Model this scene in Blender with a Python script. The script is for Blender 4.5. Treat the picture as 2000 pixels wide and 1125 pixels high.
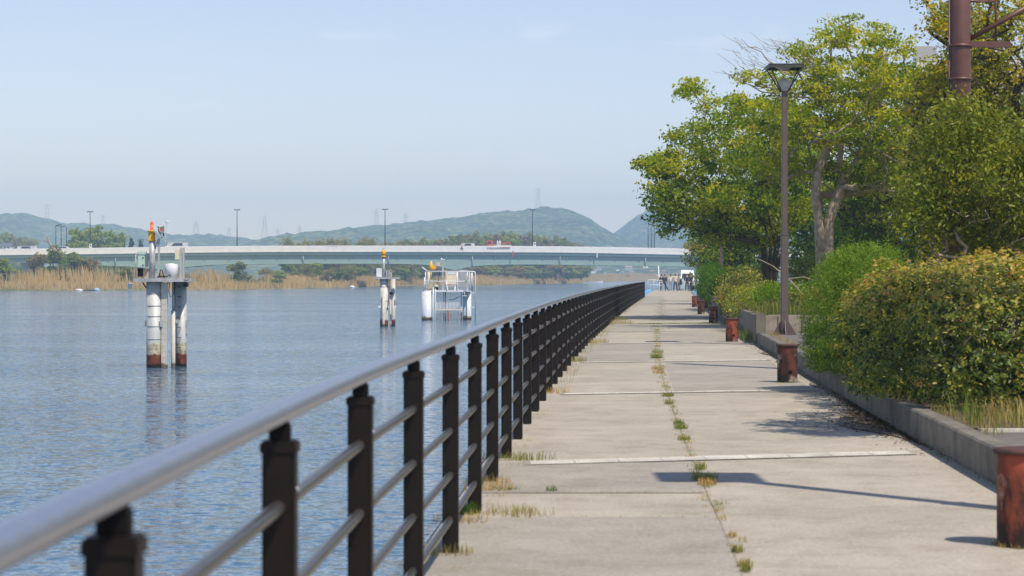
import bpy, bmesh, math, random
import numpy as np
from mathutils import Vector, Matrix, noise
R = math.radians
PI = math.pi
random.seed(7); rng = np.random.default_rng(7)
S = bpy.context.scene
HAZE = 0.00044
for o in list(bpy.data.objects): bpy.data.objects.remove(o)

# ------------------------------------------------------------------ camera
F = 4220.0; HZ = 540.0; EYE = 1.465; WATER = -0.9
cd = bpy.data.cameras.new('camera'); cam = bpy.data.objects.new('camera', cd)
S.collection.objects.link(cam); S.camera = cam
cam.location = (0, 0, EYE); cam.rotation_euler = (R(90), 0, 0)
cd.sensor_width = 36.0; cd.lens = F / 2000 * 36
cd.shift_y = -(562.5 - HZ) / 2000
cd.clip_start = 0.1; cd.clip_end = 9000
cd.dof.use_dof = True; cd.dof.focus_distance = 75; cd.dof.aperture_fstop = 6.0

# ------------------------------------------------------------------ light
AZ = math.atan2(0.62, -0.785); EL = R(57)
w = bpy.data.worlds.new('World'); S.world = w; w.use_nodes = True
nt = w.node_tree; bg = nt.nodes['Background']
sky = nt.nodes.new('ShaderNodeTexSky'); sky.sky_type = 'NISHITA'; sky.sun_disc = False
sky.sun_elevation = EL; sky.sun_rotation = AZ
sky.air_density = 1.0; sky.dust_density = 0.1; sky.ozone_density = 3.0; sky.altitude = 0
# a few thin clouds low over the hills
tc = nt.nodes.new('ShaderNodeTexCoord'); mp = nt.nodes.new('ShaderNodeMapping'); mp.inputs['Scale'].default_value = (1, 1, 3.2)
mp.inputs['Location'].default_value = (0.35, 0.1, 0.2)
nz = nt.nodes.new('ShaderNodeTexNoise'); nz.inputs['Scale'].default_value = 16; nz.inputs['Detail'].default_value = 5; nz.inputs['Roughness'].default_value = .55
cr = nt.nodes.new('ShaderNodeValToRGB'); cr.color_ramp.elements[0].position = .60; cr.color_ramp.elements[1].position = .82
cr.color_ramp.elements[1].color = (.24, .24, .24, 1)
mx = nt.nodes.new('ShaderNodeMixRGB'); mx.inputs['Color2'].default_value = (9.5, 9.0, 9.0, 1)
nt.links.new(tc.outputs['Generated'], mp.inputs[0]); nt.links.new(mp.outputs[0], nz.inputs['Vector'])
nt.links.new(nz.outputs[0], cr.inputs[0]); nt.links.new(cr.outputs[0], mx.inputs[0])
tn = nt.nodes.new('ShaderNodeMixRGB'); tn.blend_type = 'MULTIPLY'; tn.inputs[0].default_value = 1; tn.inputs[2].default_value = (1.12, .89, .84, 1)
nt.links.new(sky.outputs[0], tn.inputs[1]); nt.links.new(tn.outputs[0], mx.inputs['Color1']); nt.links.new(mx.outputs[0], bg.inputs[0])
bg.inputs[1].default_value = 0.145
sl = bpy.data.lights.new('sun', 'SUN'); so = bpy.data.objects.new('sun', sl); S.collection.objects.link(so)
sl.energy = 4.3; sl.angle = R(0.53); sl.color = (1, .88, .72)
dsun = Vector((math.sin(AZ) * math.cos(EL), math.cos(AZ) * math.cos(EL), math.sin(EL)))
so.rotation_euler = dsun.to_track_quat('Z', 'Y').to_euler(); so.location = (20, -20, 60)
S.view_settings.view_transform = 'Standard'; S.view_settings.look = 'None'
S.view_settings.exposure = 0.22; S.view_settings.gamma = 1.0
S.render.engine = 'CYCLES'
try:
    S.cycles.use_denoising = True; S.cycles.max_bounces = 6; S.cycles.transparent_max_bounces = 12
    S.cycles.volume_bounces = 2; S.cycles.caustics_reflective = False; S.cycles.caustics_refractive = False
except Exception: pass

# ------------------------------------------------------------------ materials
def newmat(name):
    m = bpy.data.materials.new(name); m.use_nodes = True
    return m, m.node_tree, m.node_tree.nodes['Principled BSDF']
def plain(name, col, rough=.5, metal=0.0, var=.12, vscale=6.0, bump=0.0, spec=.5):
    """paint / metal with a little uneven wear"""
    m, t, p = newmat(name)
    p.inputs['Roughness'].default_value = rough; p.inputs['Metallic'].default_value = metal
    p.inputs['Specular IOR Level'].default_value = spec
    tc = t.nodes.new('ShaderNodeTexCoord'); n = t.nodes.new('ShaderNodeTexNoise')
    n.inputs['Scale'].default_value = vscale; n.inputs['Detail'].default_value = 5
    r = t.nodes.new('ShaderNodeValToRGB')
    r.color_ramp.elements[0].position = .3; r.color_ramp.elements[1].position = .7
    r.color_ramp.elements[0].color = tuple(c * (1 - var) for c in col) + (1,)
    r.color_ramp.elements[1].color = tuple(min(1, c * (1 + var)) for c in col) + (1,)
    t.links.new(tc.outputs['Object'], n.inputs['Vector']); t.links.new(n.outputs[0], r.inputs[0])
    t.links.new(r.outputs[0], p.inputs['Base Color'])
    if bump:
        b = t.nodes.new('ShaderNodeBump'); b.inputs['Strength'].default_value = bump; b.inputs['Distance'].default_value = .01
        t.links.new(n.outputs[0], b.inputs['Height']); t.links.new(b.outputs[0], p.inputs['Normal'])
    return m
def concrete(name, c1, c2, scale=.7, stain=None, bump=.25):
    m, t, p = newmat(name); L = t.links.new
    p.inputs['Roughness'].default_value = .85; p.inputs['Specular IOR Level'].default_value = .3
    tc = t.nodes.new('ShaderNodeTexCoord')
    def N(s, d=6, r=.6):
        n = t.nodes.new('ShaderNodeTexNoise'); n.inputs['Scale'].default_value = s; n.inputs['Detail'].default_value = d
        n.inputs['Roughness'].default_value = r; L(tc.outputs['Object'], n.inputs['Vector']); return n
    def RR(src, a, b, ca, cb):
        r = t.nodes.new('ShaderNodeValToRGB'); r.color_ramp.elements[0].position = a; r.color_ramp.elements[1].position = b
        r.color_ramp.elements[0].color = ca + (1,); r.color_ramp.elements[1].color = cb + (1,); L(src, r.inputs[0]); return r
    a = RR(N(scale).outputs[0], .3, .7, c1, c2)
    fine = RR(N(38, 5, .8).outputs[0], .32, .68, (.66, .66, .66), (1.2, 1.2, 1.19))
    mu = t.nodes.new('ShaderNodeMixRGB'); mu.blend_type = 'MULTIPLY'; mu.inputs[0].default_value = .9
    L(a.outputs[0], mu.inputs[1]); L(fine.outputs[0], mu.inputs[2])
    blot = RR(N(2.3, 9, .78).outputs[0], .46, .70, (1.06, 1.06, 1.06), stain or (.82, .8, .76))
    m3 = t.nodes.new('ShaderNodeMixRGB'); m3.blend_type = 'MULTIPLY'; m3.inputs[0].default_value = .8
    L(mu.outputs[0], m3.inputs[1]); L(blot.outputs[0], m3.inputs[2])
    big = RR(N(.42, 7, .7).outputs[0], .44, .60, (1.04, 1.04, 1.04), (.80, .80, .78))
    m2 = t.nodes.new('ShaderNodeMixRGB'); m2.blend_type = 'MULTIPLY'; m2.inputs[0].default_value = .45
    L(m3.outputs[0], m2.inputs[1]); L(big.outputs[0], m2.inputs[2])
    L(m2.outputs[0], p.inputs['Base Color'])
    b = t.nodes.new('ShaderNodeBump'); b.inputs['Strength'].default_value = bump; b.inputs['Distance'].default_value = .004
    L(N(90, 4, .7).outputs[0], b.inputs['Height']); L(b.outputs[0], p.inputs['Normal'])
    return m
def leafmat(name, cols, rough=.45, trans=.35, spec=.4):
    """leaf colour picked per leaf by the face attribute 'tone' (0..1)"""
    m, t, p = newmat(name); L = t.links.new
    at = t.nodes.new('ShaderNodeAttribute'); at.attribute_name = 'tone'
    r = t.nodes.new('ShaderNodeValToRGB'); e = r.color_ramp.elements
    n = len(cols)
    e[0].position = 0; e[0].color = cols[0] + (1,); e[1].position = 1; e[1].color = cols[-1] + (1,)
    for i in range(1, n - 1):
        x = e.new(i / (n - 1)); x.color = cols[i] + (1,)
    L(at.outputs['Fac'], r.inputs[0]); L(r.outputs[0], p.inputs['Base Color'])
    p.inputs['Roughness'].default_value = rough; p.inputs['Specular IOR Level'].default_value = spec
    tr = t.nodes.new('ShaderNodeBsdfTranslucent')
    br = t.nodes.new('ShaderNodeMixRGB'); br.blend_type = 'MULTIPLY'; br.inputs[0].default_value = 1; br.inputs[2].default_value = (1.9, 1.7, .7, 1)
    L(r.outputs[0], br.inputs[1]); L(br.outputs[0], tr.inputs[0])
    ms = t.nodes.new('ShaderNodeMixShader'); ms.inputs[0].default_value = trans
    L(p.outputs[0], ms.inputs[1]); L(tr.outputs[0], ms.inputs[2])
    L(ms.outputs[0], t.nodes['Material Output'].inputs[0])
    return m
def zband(name, base, bands, rough=.6, metal=0., nscale=5., wob=.08, var=.12):
    """coating that turns into other coatings below given heights: bands = [(z, colour), ...] from high to low"""
    m, t, p = newmat(name); L = t.links.new
    p.inputs['Roughness'].default_value = rough; p.inputs['Metallic'].default_value = metal
    geo = t.nodes.new('ShaderNodeNewGeometry'); sx = t.nodes.new('ShaderNodeSeparateXYZ'); L(geo.outputs['Position'], sx.inputs[0])
    n = t.nodes.new('ShaderNodeTexNoise'); n.inputs['Scale'].default_value = nscale; n.inputs['Detail'].default_value = 6
    L(geo.outputs['Position'], n.inputs['Vector'])
    ma = t.nodes.new('ShaderNodeMath'); ma.operation = 'MULTIPLY_ADD'; ma.inputs[1].default_value = wob * 2; L(n.outputs[0], ma.inputs[0]); L(sx.outputs[2], ma.inputs[2])
    r0 = t.nodes.new('ShaderNodeValToRGB'); r0.color_ramp.elements[0].position = .3; r0.color_ramp.elements[1].position = .7
    r0.color_ramp.elements[0].color = tuple(c * (1 - var) for c in base) + (1,); r0.color_ramp.elements[1].color = tuple(c * (1 + var) for c in base) + (1,)
    L(n.outputs[0], r0.inputs[0]); last = r0.outputs[0]
    for z, c in bands:
        mr = t.nodes.new('ShaderNodeMapRange'); mr.inputs['From Min'].default_value = z + wob + .015; mr.inputs['From Max'].default_value = z + wob - .015
        L(ma.outputs[0], mr.inputs[0])
        n2 = t.nodes.new('ShaderNodeTexNoise'); n2.inputs['Scale'].default_value = 9; n2.inputs['Detail'].default_value = 6; L(geo.outputs['Position'], n2.inputs['Vector'])
        rr = t.nodes.new('ShaderNodeValToRGB'); rr.color_ramp.elements[0].position = .35; rr.color_ramp.elements[1].position = .65
        rr.color_ramp.elements[0].color = tuple(v * .55 for v in c) + (1,); rr.color_ramp.elements[1].color = tuple(v * 1.35 for v in c) + (1,)
        L(n2.outputs[0], rr.inputs[0])
        mm = t.nodes.new('ShaderNodeMixRGB'); L(mr.outputs[0], mm.inputs[0]); L(last, mm.inputs[1]); L(rr.outputs[0], mm.inputs[2]); last = mm.outputs[0]
    L(last, p.inputs['Base Color'])
    return m
def rustmat(name, top, mid, low, pale=(.42, .36, .27), pale_amt=.55):
    m, t, p = newmat(name); L = t.links.new
    p.inputs['Roughness'].default_value = .8; p.inputs['Specular IOR Level'].default_value = .3
    tc = t.nodes.new('ShaderNodeTexCoord'); mp = t.nodes.new('ShaderNodeMapping'); mp.inputs['Scale'].default_value = (1, 1, .45)
    L(tc.outputs['Object'], mp.inputs[0])
    def N(s, src):
        n = t.nodes.new('ShaderNodeTexNoise'); n.inputs['Scale'].default_value = s; n.inputs['Detail'].default_value = 8; n.inputs['Roughness'].default_value = .65
        L(src, n.inputs['Vector']); return n
    a = N(9, mp.outputs[0]); b = N(5.5, tc.outputs['Object'])
    r = t.nodes.new('ShaderNodeValToRGB'); e = r.color_ramp.elements
    e[0].position = .36; e[0].color = low + (1,); e[1].position = .62; e[1].color = top + (1,); x = e.new(.48); x.color = mid + (1,)
    sx = t.nodes.new('ShaderNodeSeparateXYZ'); L(tc.outputs['Object'], sx.inputs[0])
    ad = t.nodes.new('ShaderNodeMath'); ad.operation = 'MULTIPLY_ADD'; ad.inputs[1].default_value = .30; L(sx.outputs[2], ad.inputs[0])
    sb = t.nodes.new('ShaderNodeMath'); sb.operation = 'SUBTRACT'; sb.inputs[1].default_value = .11
    L(a.outputs[0], ad.inputs[2]); L(ad.outputs[0], sb.inputs[0]); L(sb.outputs[0], r.inputs[0])
    r2 = t.nodes.new('ShaderNodeValToRGB'); r2.color_ramp.elements[0].position = .60 - .06 * pale_amt; r2.color_ramp.elements[1].position = .64
    L(b.outputs[0], r2.inputs[0])
    mm = t.nodes.new('ShaderNodeMixRGB'); mm.inputs[2].default_value = pale + (1,)
    ml = t.nodes.new('ShaderNodeMath'); ml.operation = 'MULTIPLY'; ml.inputs[1].default_value = pale_amt; L(r2.outputs[0], ml.inputs[0])
    L(ml.outputs[0], mm.inputs[0]); L(r.outputs[0], mm.inputs[1]); L(mm.outputs[0], p.inputs['Base Color'])
    bu = t.nodes.new('ShaderNodeBump'); bu.inputs['Strength'].default_value = .6; bu.inputs['Distance'].default_value = .01
    L(a.outputs[0], bu.inputs['Height']); L(bu.outputs[0], p.inputs['Normal'])
    return m

M = {}
M['rail'] = plain('brushed_rail', (.40, .43, .50), .33, .8, .05, 20)
M['post'] = plain('dark_brown_coating', (.013, .0095, .008), .5, 0, .2, 14, .1, .2)
M['lowrail'] = plain('dark_bronze_tube', (.11, .105, .10), .3, .6, .1, 20)
M['black'] = plain('black_rubber', (.009, .008, .008), .7, 0, .1, 8, 0, .1)
M['steel'] = plain('galvanised', (.42, .44, .45), .45, .2, .15, 8)
M['white'] = plain('white_paint', (.76, .77, .78), .45, 0, .05, 4)
M['cream'] = plain('cream_paint', (.74, .66, .48), .5, 0, .06)
M['yellow'] = plain('yellow_lantern', (.85, .42, .015), .4, 0, .06)
M['orange'] = plain('orange_lens', (.85, .13, .015), .25, 0, .05)
M['green_box'] = plain('pale_green_box', (.42, .60, .50), .5, 0, .05)
M['brownpole'] = plain('brown_paint', (.10, .078, .070), .5, 0, .08)
M['pylon'] = plain('reddish_brown_steel', (.125, .055, .045), .45, 0, .12)
M['glass'] = plain('dark_glass', (.03, .04, .05), .08)
M['frost'] = plain('frosted_glass', (.42, .43, .42), .3)
M['concrete'] = concrete('path_concrete', (.375, .345, .29), (.465, .43, .365), .8, (.72, .69, .63))
M['concrete_dark'] = concrete('older_slab', (.31, .29, .25), (.40, .375, .33), .8, (.74, .72, .67))
M['joint'] = concrete('joint_dirt', (.22, .20, .15), (.42, .39, .33), 2.5)
M['tile'] = concrete('pale_channel_tile', (.50, .48, .43), (.68, .66, .60), 3, (.6, .58, .54))
M['kerb'] = concrete('kerb_concrete', (.13, .12, .10), (.26, .24, .20), 2.2, (.45, .45, .4))
M['block'] = concrete('planter_block', (.25, .22, .18), (.40, .35, .28), 3, (.5, .47, .4))
M['asphalt'] = concrete('grey_paving', (.14, .128, .12), (.20, .185, .175), 1.3)
M['soil'] = concrete('soil', (.09, .07, .045), (.17, .13, .08), 3)
M['bark'] = plain('grey_brown_bark', (.33, .27, .20), .9, 0, .35, 9, .8)
M['bark_dark'] = plain('dark_bark', (.06, .048, .038), .9, 0, .35, 9, .8)
M['teal'] = plain('teal_girder_paint', (.27, .385, .345), .55, 0, .05, .4)
M['teal2'] = plain('teal_edge_paint', (.22, .33, .30), .55, 0, .05, .4)
M['parapet'] = plain('white_parapet', (.80, .78, .73), .6, 0, .06, .8)
M['pier'] = concrete('pier_concrete', (.36, .35, .32), (.48, .46, .42), .3)
M['asph2'] = plain('bridge_road', (.06, .06, .06), .9)

# ------------------------------------------------------------------ mesh helpers
def link(o, parent=None):
    S.collection.objects.link(o)
    if parent is not None: o.parent = parent
    return o
def tag(o, label=None, cat=None, group=None, kind=None):
    if label: o['label'] = label
    if cat: o['category'] = cat
    if group: o['group'] = group
    if kind: o['kind'] = kind
    return o
def thing(name, loc=(0, 0, 0), rz=0, label=None, cat=None, group=None):
    o = bpy.data.objects.new(name, None); o.location = loc; o.rotation_euler = (0, 0, rz); o.empty_display_size = .2
    S.collection.objects.link(o); return tag(o, label, cat, group)
class MB:
    def __init__(s): s.v = []; s.f = []; s.m = []; s.sm = []
    def add(s, vs, fs, mi=0, sm=False):
        b = len(s.v); s.v += [tuple(v) for v in vs]; s.f += [tuple(b + i for i in f) for f in fs]; s.m += [mi] * len(fs); s.sm += [sm] * len(fs); return s
    def box(s, c, d, mi=0, rz=0, ry=0, rx=0, bev=0):
        if bev:
            bm = bmesh.new(); bmesh.ops.create_cube(bm, size=1)
            for v in bm.verts: v.co = Vector((v.co.x * d[0], v.co.y * d[1], v.co.z * d[2]))
            bmesh.ops.bevel(bm, geom=list(bm.edges), offset=bev, segments=2, affect='EDGES')
            Mx = Matrix.Translation(c) @ Matrix.Rotation(rz, 4, 'Z') @ Matrix.Rotation(ry, 4, 'Y') @ Matrix.Rotation(rx, 4, 'X')
            bm.verts.index_update()
            s.add([Mx @ v.co for v in bm.verts], [[v.index for v in f.verts] for f in bm.faces], mi); bm.free(); return s
        Mx = Matrix.Translation(c) @ Matrix.Rotation(rz, 4, 'Z') @ Matrix.Rotation(ry, 4, 'Y') @ Matrix.Rotation(rx, 4, 'X')
        x, y, z = d[0] / 2, d[1] / 2, d[2] / 2
        vs = [Mx @ Vector(p) for p in ((-x, -y, -z), (x, -y, -z), (x, y, -z), (-x, y, -z), (-x, -y, z), (x, -y, z), (x, y, z), (-x, y, z))]
        return s.add(vs, [(0, 3, 2, 1), (4, 5, 6, 7), (0, 1, 5, 4), (1, 2, 6, 5), (2, 3, 7, 6), (3, 0, 4, 7)], mi)
    def tube(s, pts, r, n=8, mi=0, cap=True, sm=True):
        pts = [Vector(p) for p in pts]; k = len(pts)
        rs = r if isinstance(r, (list, tuple)) else [r] * k
        up = None; rings = []
        for i, p in enumerate(pts):
            d = (pts[min(i + 1, k - 1)] - pts[max(i - 1, 0)])
            d = d.normalized() if d.length > 1e-9 else Vector((0, 0, 1))
            if up is None:
                up = Vector((0, 0, 1)) if abs(d.z) < .95 else Vector((1, 0, 0))
            a = d.cross(up)
            if a.length < 1e-6: a = d.cross(Vector((0, 1, 0)))
            a.normalize(); b = a.cross(d).normalized(); up = b
            rings.append([p + (a * math.cos(2 * PI * j / n) + b * math.sin(2 * PI * j / n)) * rs[i] for j in range(n)])
        vs = [v for rg in rings for v in rg]; fs = []
        for i in range(k - 1):
            for j in range(n):
                j2 = (j + 1) % n; fs.append((i * n + j, i * n + j2, (i + 1) * n + j2, (i + 1) * n + j))
        s.add(vs, fs, mi, sm)
        if cap:
            b = len(s.v) - len(vs)
            s.f.append(tuple(b + j for j in range(n))[::-1]); s.m.append(mi); s.sm.append(False)
            s.f.append(tuple(b + (k - 1) * n + j for j in range(n))); s.m.append(mi); s.sm.append(False)
        return s
    def lathe(s, prof, c=(0, 0, 0), n=20, mi=0, sm=True, cap=True):
        vs = []; fs = []
        for r, z in prof:
            for j in range(n): vs.append((c[0] + r * math.cos(2 * PI * j / n), c[1] + r * math.sin(2 * PI * j / n), c[2] + z))
        for i in range(len(prof) - 1):
            for j in range(n):
                j2 = (j + 1) % n; fs.append((i * n + j, i * n + j2, (i + 1) * n + j2, (i + 1) * n + j))
        s.add(vs, fs, mi, sm)
        if cap:
            b = len(s.v) - len(vs)
            s.f.append(tuple(b + j for j in range(n))[::-1]); s.m.append(mi); s.sm.append(False)
            s.f.append(tuple(b + (len(prof) - 1) * n + j for j in range(n))); s.m.append(mi); s.sm.append(False)
        return s
    def build(s, name, mats, parent=None):
        me = bpy.data.meshes.new(name); me.from_pydata(s.v, [], s.f)
        for m in (mats if isinstance(mats, (list, tuple)) else [mats]): me.materials.append(m)
        me.polygons.foreach_set('material_index', s.m); me.polygons.foreach_set('use_smooth', s.sm); me.update()
        return link(bpy.data.objects.new(name, me), parent)
def copy_tree(o, parent=None):
    c = o.copy(); S.collection.objects.link(c); c.parent = parent
    for ch in list(o.children): copy_tree(ch, c)
    return c
def px2(px, Y): return (px - 1000) / F * Y          # measured width position at a surveyed distance
def pz(py, Y): return EYE + (HZ - py) / F * Y

# rail line, measured from the post feet
_RL = [(-2, -.70), (1.5, -.668), (3.45, -.635), (5.45, -.585), (7.45, -.522), (9.45, -.43), (11.45, -.325), (15.65, -.13), (23.15, .24), (35.3, .92), (48.3, 1.74), (65.1, 2.90), (98, 5.23), (154.6, 9.49), (260, 17.6)]
def _pchip(P):
    x = [p[0] for p in P]; y = [p[1] for p in P]; n = len(P); d = [(y[i + 1] - y[i]) / (x[i + 1] - x[i]) for i in range(n - 1)]
    m = [d[0]] + [(d[i - 1] + d[i]) / 2 for i in range(1, n - 1)] + [d[-1]]
    def f(t):
        i = 0
        while i < n - 2 and t > x[i + 1]: i += 1
        h = x[i + 1] - x[i]; u = (t - x[i]) / h
        return (2 * u**3 - 3 * u**2 + 1) * y[i] + (u**3 - 2 * u**2 + u) * h * m[i] + (-2 * u**3 + 3 * u**2) * y[i + 1] + (u**3 - u**2) * h * m[i + 1]
    return f
railX = _pchip(_RL)
kerbX = lambda Y: railX(Y) + 3.55 + .12 * min(1, max(0, (Y - 15) / 20))

# ------------------------------------------------------------------ leaves
def leaf_mesh(name, C, size, tone, mat, parent=None, up=.5, aspect=.5, droop=0.0, fold=.15, nrm=None):
    """C: Nx3 centres; each leaf is a pointed, slightly folded quad pair"""
    n = len(C); C = np.asarray(C, float)
    nv = rng.normal(size=(n, 3)); nv /= np.linalg.norm(nv, axis=1)[:, None]
    if nrm is not None: nv = nv * .8 + nrm
    nv[:, 2] += up; nv /= np.linalg.norm(nv, axis=1)[:, None]
    t = rng.normal(size=(n, 3)); t[:, 2] -= droop; t -= nv * (t * nv).sum(1)[:, None]; t /= np.linalg.norm(t, axis=1)[:, None]
    b = np.cross(nv, t)
    L = size * rng.uniform(.65, 1.25, n); Wd = L * aspect * rng.uniform(.8, 1.2, n)
    h = L[:, None] / 2; wv = (Wd / 2)[:, None]; fo = (Wd * fold)[:, None]
    V = np.empty((n, 4, 3)); V[:, 0] = C - t * h; V[:, 1] = C + b * wv + nv * fo - t * h * .1; V[:, 2] = C + t * h; V[:, 3] = C - b * wv + nv * fo - t * h * .1
    me = bpy.data.meshes.new(name); me.vertices.add(n * 4); me.vertices.foreach_set('co', V.reshape(-1))
    idx = np.arange(n)[:, None] * 4
    tri = np.concatenate([idx + [0, 1, 2], idx + [0, 2, 3]], 1).reshape(-1)
    me.loops.add(n * 6); me.loops.foreach_set('vertex_index', tri.astype(np.int32))
    me.polygons.add(n * 2); me.polygons.foreach_set('loop_start', np.arange(0, n * 6, 3, dtype=np.int32))
    at = me.attributes.new('tone', 'FLOAT', 'FACE'); me.materials.append(mat)
    me.update(calc_edges=True); at = me.attributes['tone']; at.data.foreach_set('value', np.repeat(np.clip(tone, 0, 1), 2).astype(np.float32))
    return link(bpy.data.objects.new(name, me), parent)

def grow(base, pts, r0, mat, parent, stems=None, name='trunk', rmin=.008, wob=.15, n=6, expo=2.2):
    """join every crown clump to the nearest wood nearer the root, limbs thicker where more hangs on them"""
    nodes = [Vector(base)]; par = [-1]
    for st in (stems or []):
        prev = 0
        for p in st: nodes.append(Vector(p)); par.append(prev); prev = len(nodes) - 1
    first = len(nodes)
    order = sorted(range(len(pts)), key=lambda i: (Vector(pts[i]) - nodes[0]).length)
    A = np.array([tuple(v) for v in nodes])
    b0 = np.array(base)
    for i in order:
        p = np.array(pts[i]); d = np.linalg.norm(A - p, axis=1); rad = np.linalg.norm(A - b0, axis=1)
        dp = np.linalg.norm(p - b0)
        cost = d + .35 * np.maximum(0, A[:, 2] - p[2] + .1) + (rad > dp) * 3
        if first > 1: cost[0] += 4
        j = int(cost.argmin())
        q = A[j]; seg = p - q; Ls = np.linalg.norm(seg)
        k = 1 if Ls < .5 else (2 if Ls < 1.6 else 3); last = j
        for s_ in range(1, k + 1):
            u = s_ / k; x = q + seg * u
            if s_ < k: x = x + rng.normal(size=3) * wob * Ls * .35 + np.array([0, 0, -.06 * Ls])
            nodes.append(Vector(x)); par.append(last); last = len(nodes) - 1; A = np.vstack([A, x])
    N = len(nodes); wgt = [0.0] * N; kids = [[] for _ in range(N)]
    for i in range(1, N): kids[par[i]].append(i)
    for i in range(N - 1, -1, -1):
        if not kids[i]: wgt[i] = 1.0
        if par[i] >= 0: wgt[par[i]] += wgt[i]
    tot = max(wgt[0], 1)
    rad = [max(rmin, r0 * (wgt[i] / tot) ** (1 / expo)) for i in range(N)]
    mb = MB(); seen = set()
    def chain(i, start):
        ch = [start, i]
        while kids[ch[-1]]:
            nx = max(kids[ch[-1]], key=lambda q: wgt[q]); 
            for q in kids[ch[-1]]:
                if q != nx: todo.append((q, ch[-1]))
            ch.append(nx)
        rs = [min(rad[c], rad[ch[1]] * 1.15) if c == start and start != 0 else rad[c] for c in ch]
        mb.tube([nodes[c] for c in ch], rs, n)
    todo = [(q, 0) for q in kids[0]]
    while todo:
        q, s_ = todo.pop(); chain(q, s_)
    return mb.build(name, mat, parent)

def blob_points(blobs, n, shell=.5, flat=1.0):
    """random points in a union of ellipsoids (cx,cy,cz,rx,ry,rz), biased outward"""
    vol = np.array([b[3] * b[4] * b[5] for b in blobs]) ** .8; vol /= vol.sum()
    k = rng.choice(len(blobs), n, p=vol); B = np.array(blobs)[k]
    d = rng.normal(size=(n, 3)); d /= np.linalg.norm(d, axis=1)[:, None]
    r = rng.uniform(0, 1, n) ** (1 / 3 * (1 - shell) + .12)
    return B[:, :3] + d * r[:, None] * B[:, 3:6]
def crown(name, blobs, nclump, per, cr_, size, mat, parent, tone0=.45, flatten=.45, up=.8, shell=.45, zmin=None, bias=None, aspect=.5, droop=.3, clumps=None):
    P = blob_points(blobs, nclump, shell) if clumps is None else clumps
    if zmin is not None: P = P[P[:, 2] > zmin]
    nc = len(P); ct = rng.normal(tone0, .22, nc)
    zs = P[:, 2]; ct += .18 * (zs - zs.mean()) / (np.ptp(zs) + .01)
    cs = rng.uniform(.6, 1.3, nc)
    k = np.repeat(np.arange(nc), per); n = len(k)
    d = rng.normal(size=(n, 3)); d /= np.maximum(1e-6, np.linalg.norm(d, axis=1))[:, None]
    r = rng.uniform(0, 1, n) ** .5
    off = d * (r * cr_ * cs[k])[:, None]; off[:, 2] *= flatten
    C = P[k] + off
    tone = ct[k] + rng.normal(0, .12, n)
    if bias is not None: tone = tone + bias(C)
    leaf_mesh(name, C, size, tone, mat, parent, up=up, aspect=aspect, droop=droop)
    return P

# =================================================================== SETTING
def pathpt(off, Y): return (railX(Y) + off, Y)
def strip(name, o0, o1, z, mat, Y0, Y1, step=2.0, parent=None, kind='structure'):
    """sheet following the path between two offsets from the rail line"""
    n = max(1, int((Y1 - Y0) / step)); mb = MB(); v = []
    for i in range(n + 1):
        Y = Y0 + (Y1 - Y0) * i / n
        a = o0(Y) if callable(o0) else railX(Y) + o0; b = o1(Y) if callable(o1) else railX(Y) + o1
        v += [(a, Y, z), (b, Y, z)]
    mb.add(v, [(2 * i, 2 * i + 1, 2 * i + 3, 2 * i + 2) for i in range(n)])
    o = mb.build(name, mat, parent)
    if kind: tag(o, kind=kind)
    return o
PEND = 234
# path body with its quay side
n = 120; v = []; fs = []
for i in range(n + 1):
    Y = -3 + (PEND + 3) * i / n; x0 = railX(Y) - .17; x1 = kerbX(Y) + .02
    v += [(x0, Y, -1.6), (x0, Y, 0), (x1, Y, 0), (x1, Y, -1.6)]
for i in range(n):
    for j in range(3): a = i * 4 + j; fs.append((a, a + 4, a + 5, a + 1))
fs.append((n * 4, n * 4 + 3, n * 4 + 2, n * 4 + 1))
pm = MB().add(v, fs).build('path', M['concrete']); tag(pm, kind='structure')
slabs = [(-2, 13.1, -.12, 1.5, 'concrete_dark'), (14.6, 17.0, -.12, 1.48, 'concrete_dark'), (27.3, 36.9, 1.6, 3.4, 'concrete_dark'), (57, 67, -.1, 1.45, 'concrete_dark'), (47.2, 56, 1.55, 3.45, 'concrete_dark'), (37.4, 46.8, -.1, 1.45, 'concrete_dark'), (77, 97, 1.5, 3.4, 'concrete_dark'), (110, 160, -.1, 1.4, 'concrete_dark')]
for a, b, o0, o1, m in slabs: strip('path_slab', o0, o1, .003, M[m], a, b)
# transverse joints and the long joint
strip('path_joint', 1.494, 1.506, .005, M['joint'], -2, 160, 1)
jm = MB()
for Y in (13.1, 14.6, 62, 72, 81, 92): 
    jm.add([(railX(Y) - .1, Y - .006, .0062), (railX(Y) + 1.49, Y - .006, .0062), (railX(Y) + 1.49, Y + .006, .0062), (railX(Y) - .1, Y + .006, .0062)], [(0, 1, 2, 3)])
tag(jm.build('path_joint', M['joint']), kind='structure')
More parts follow.
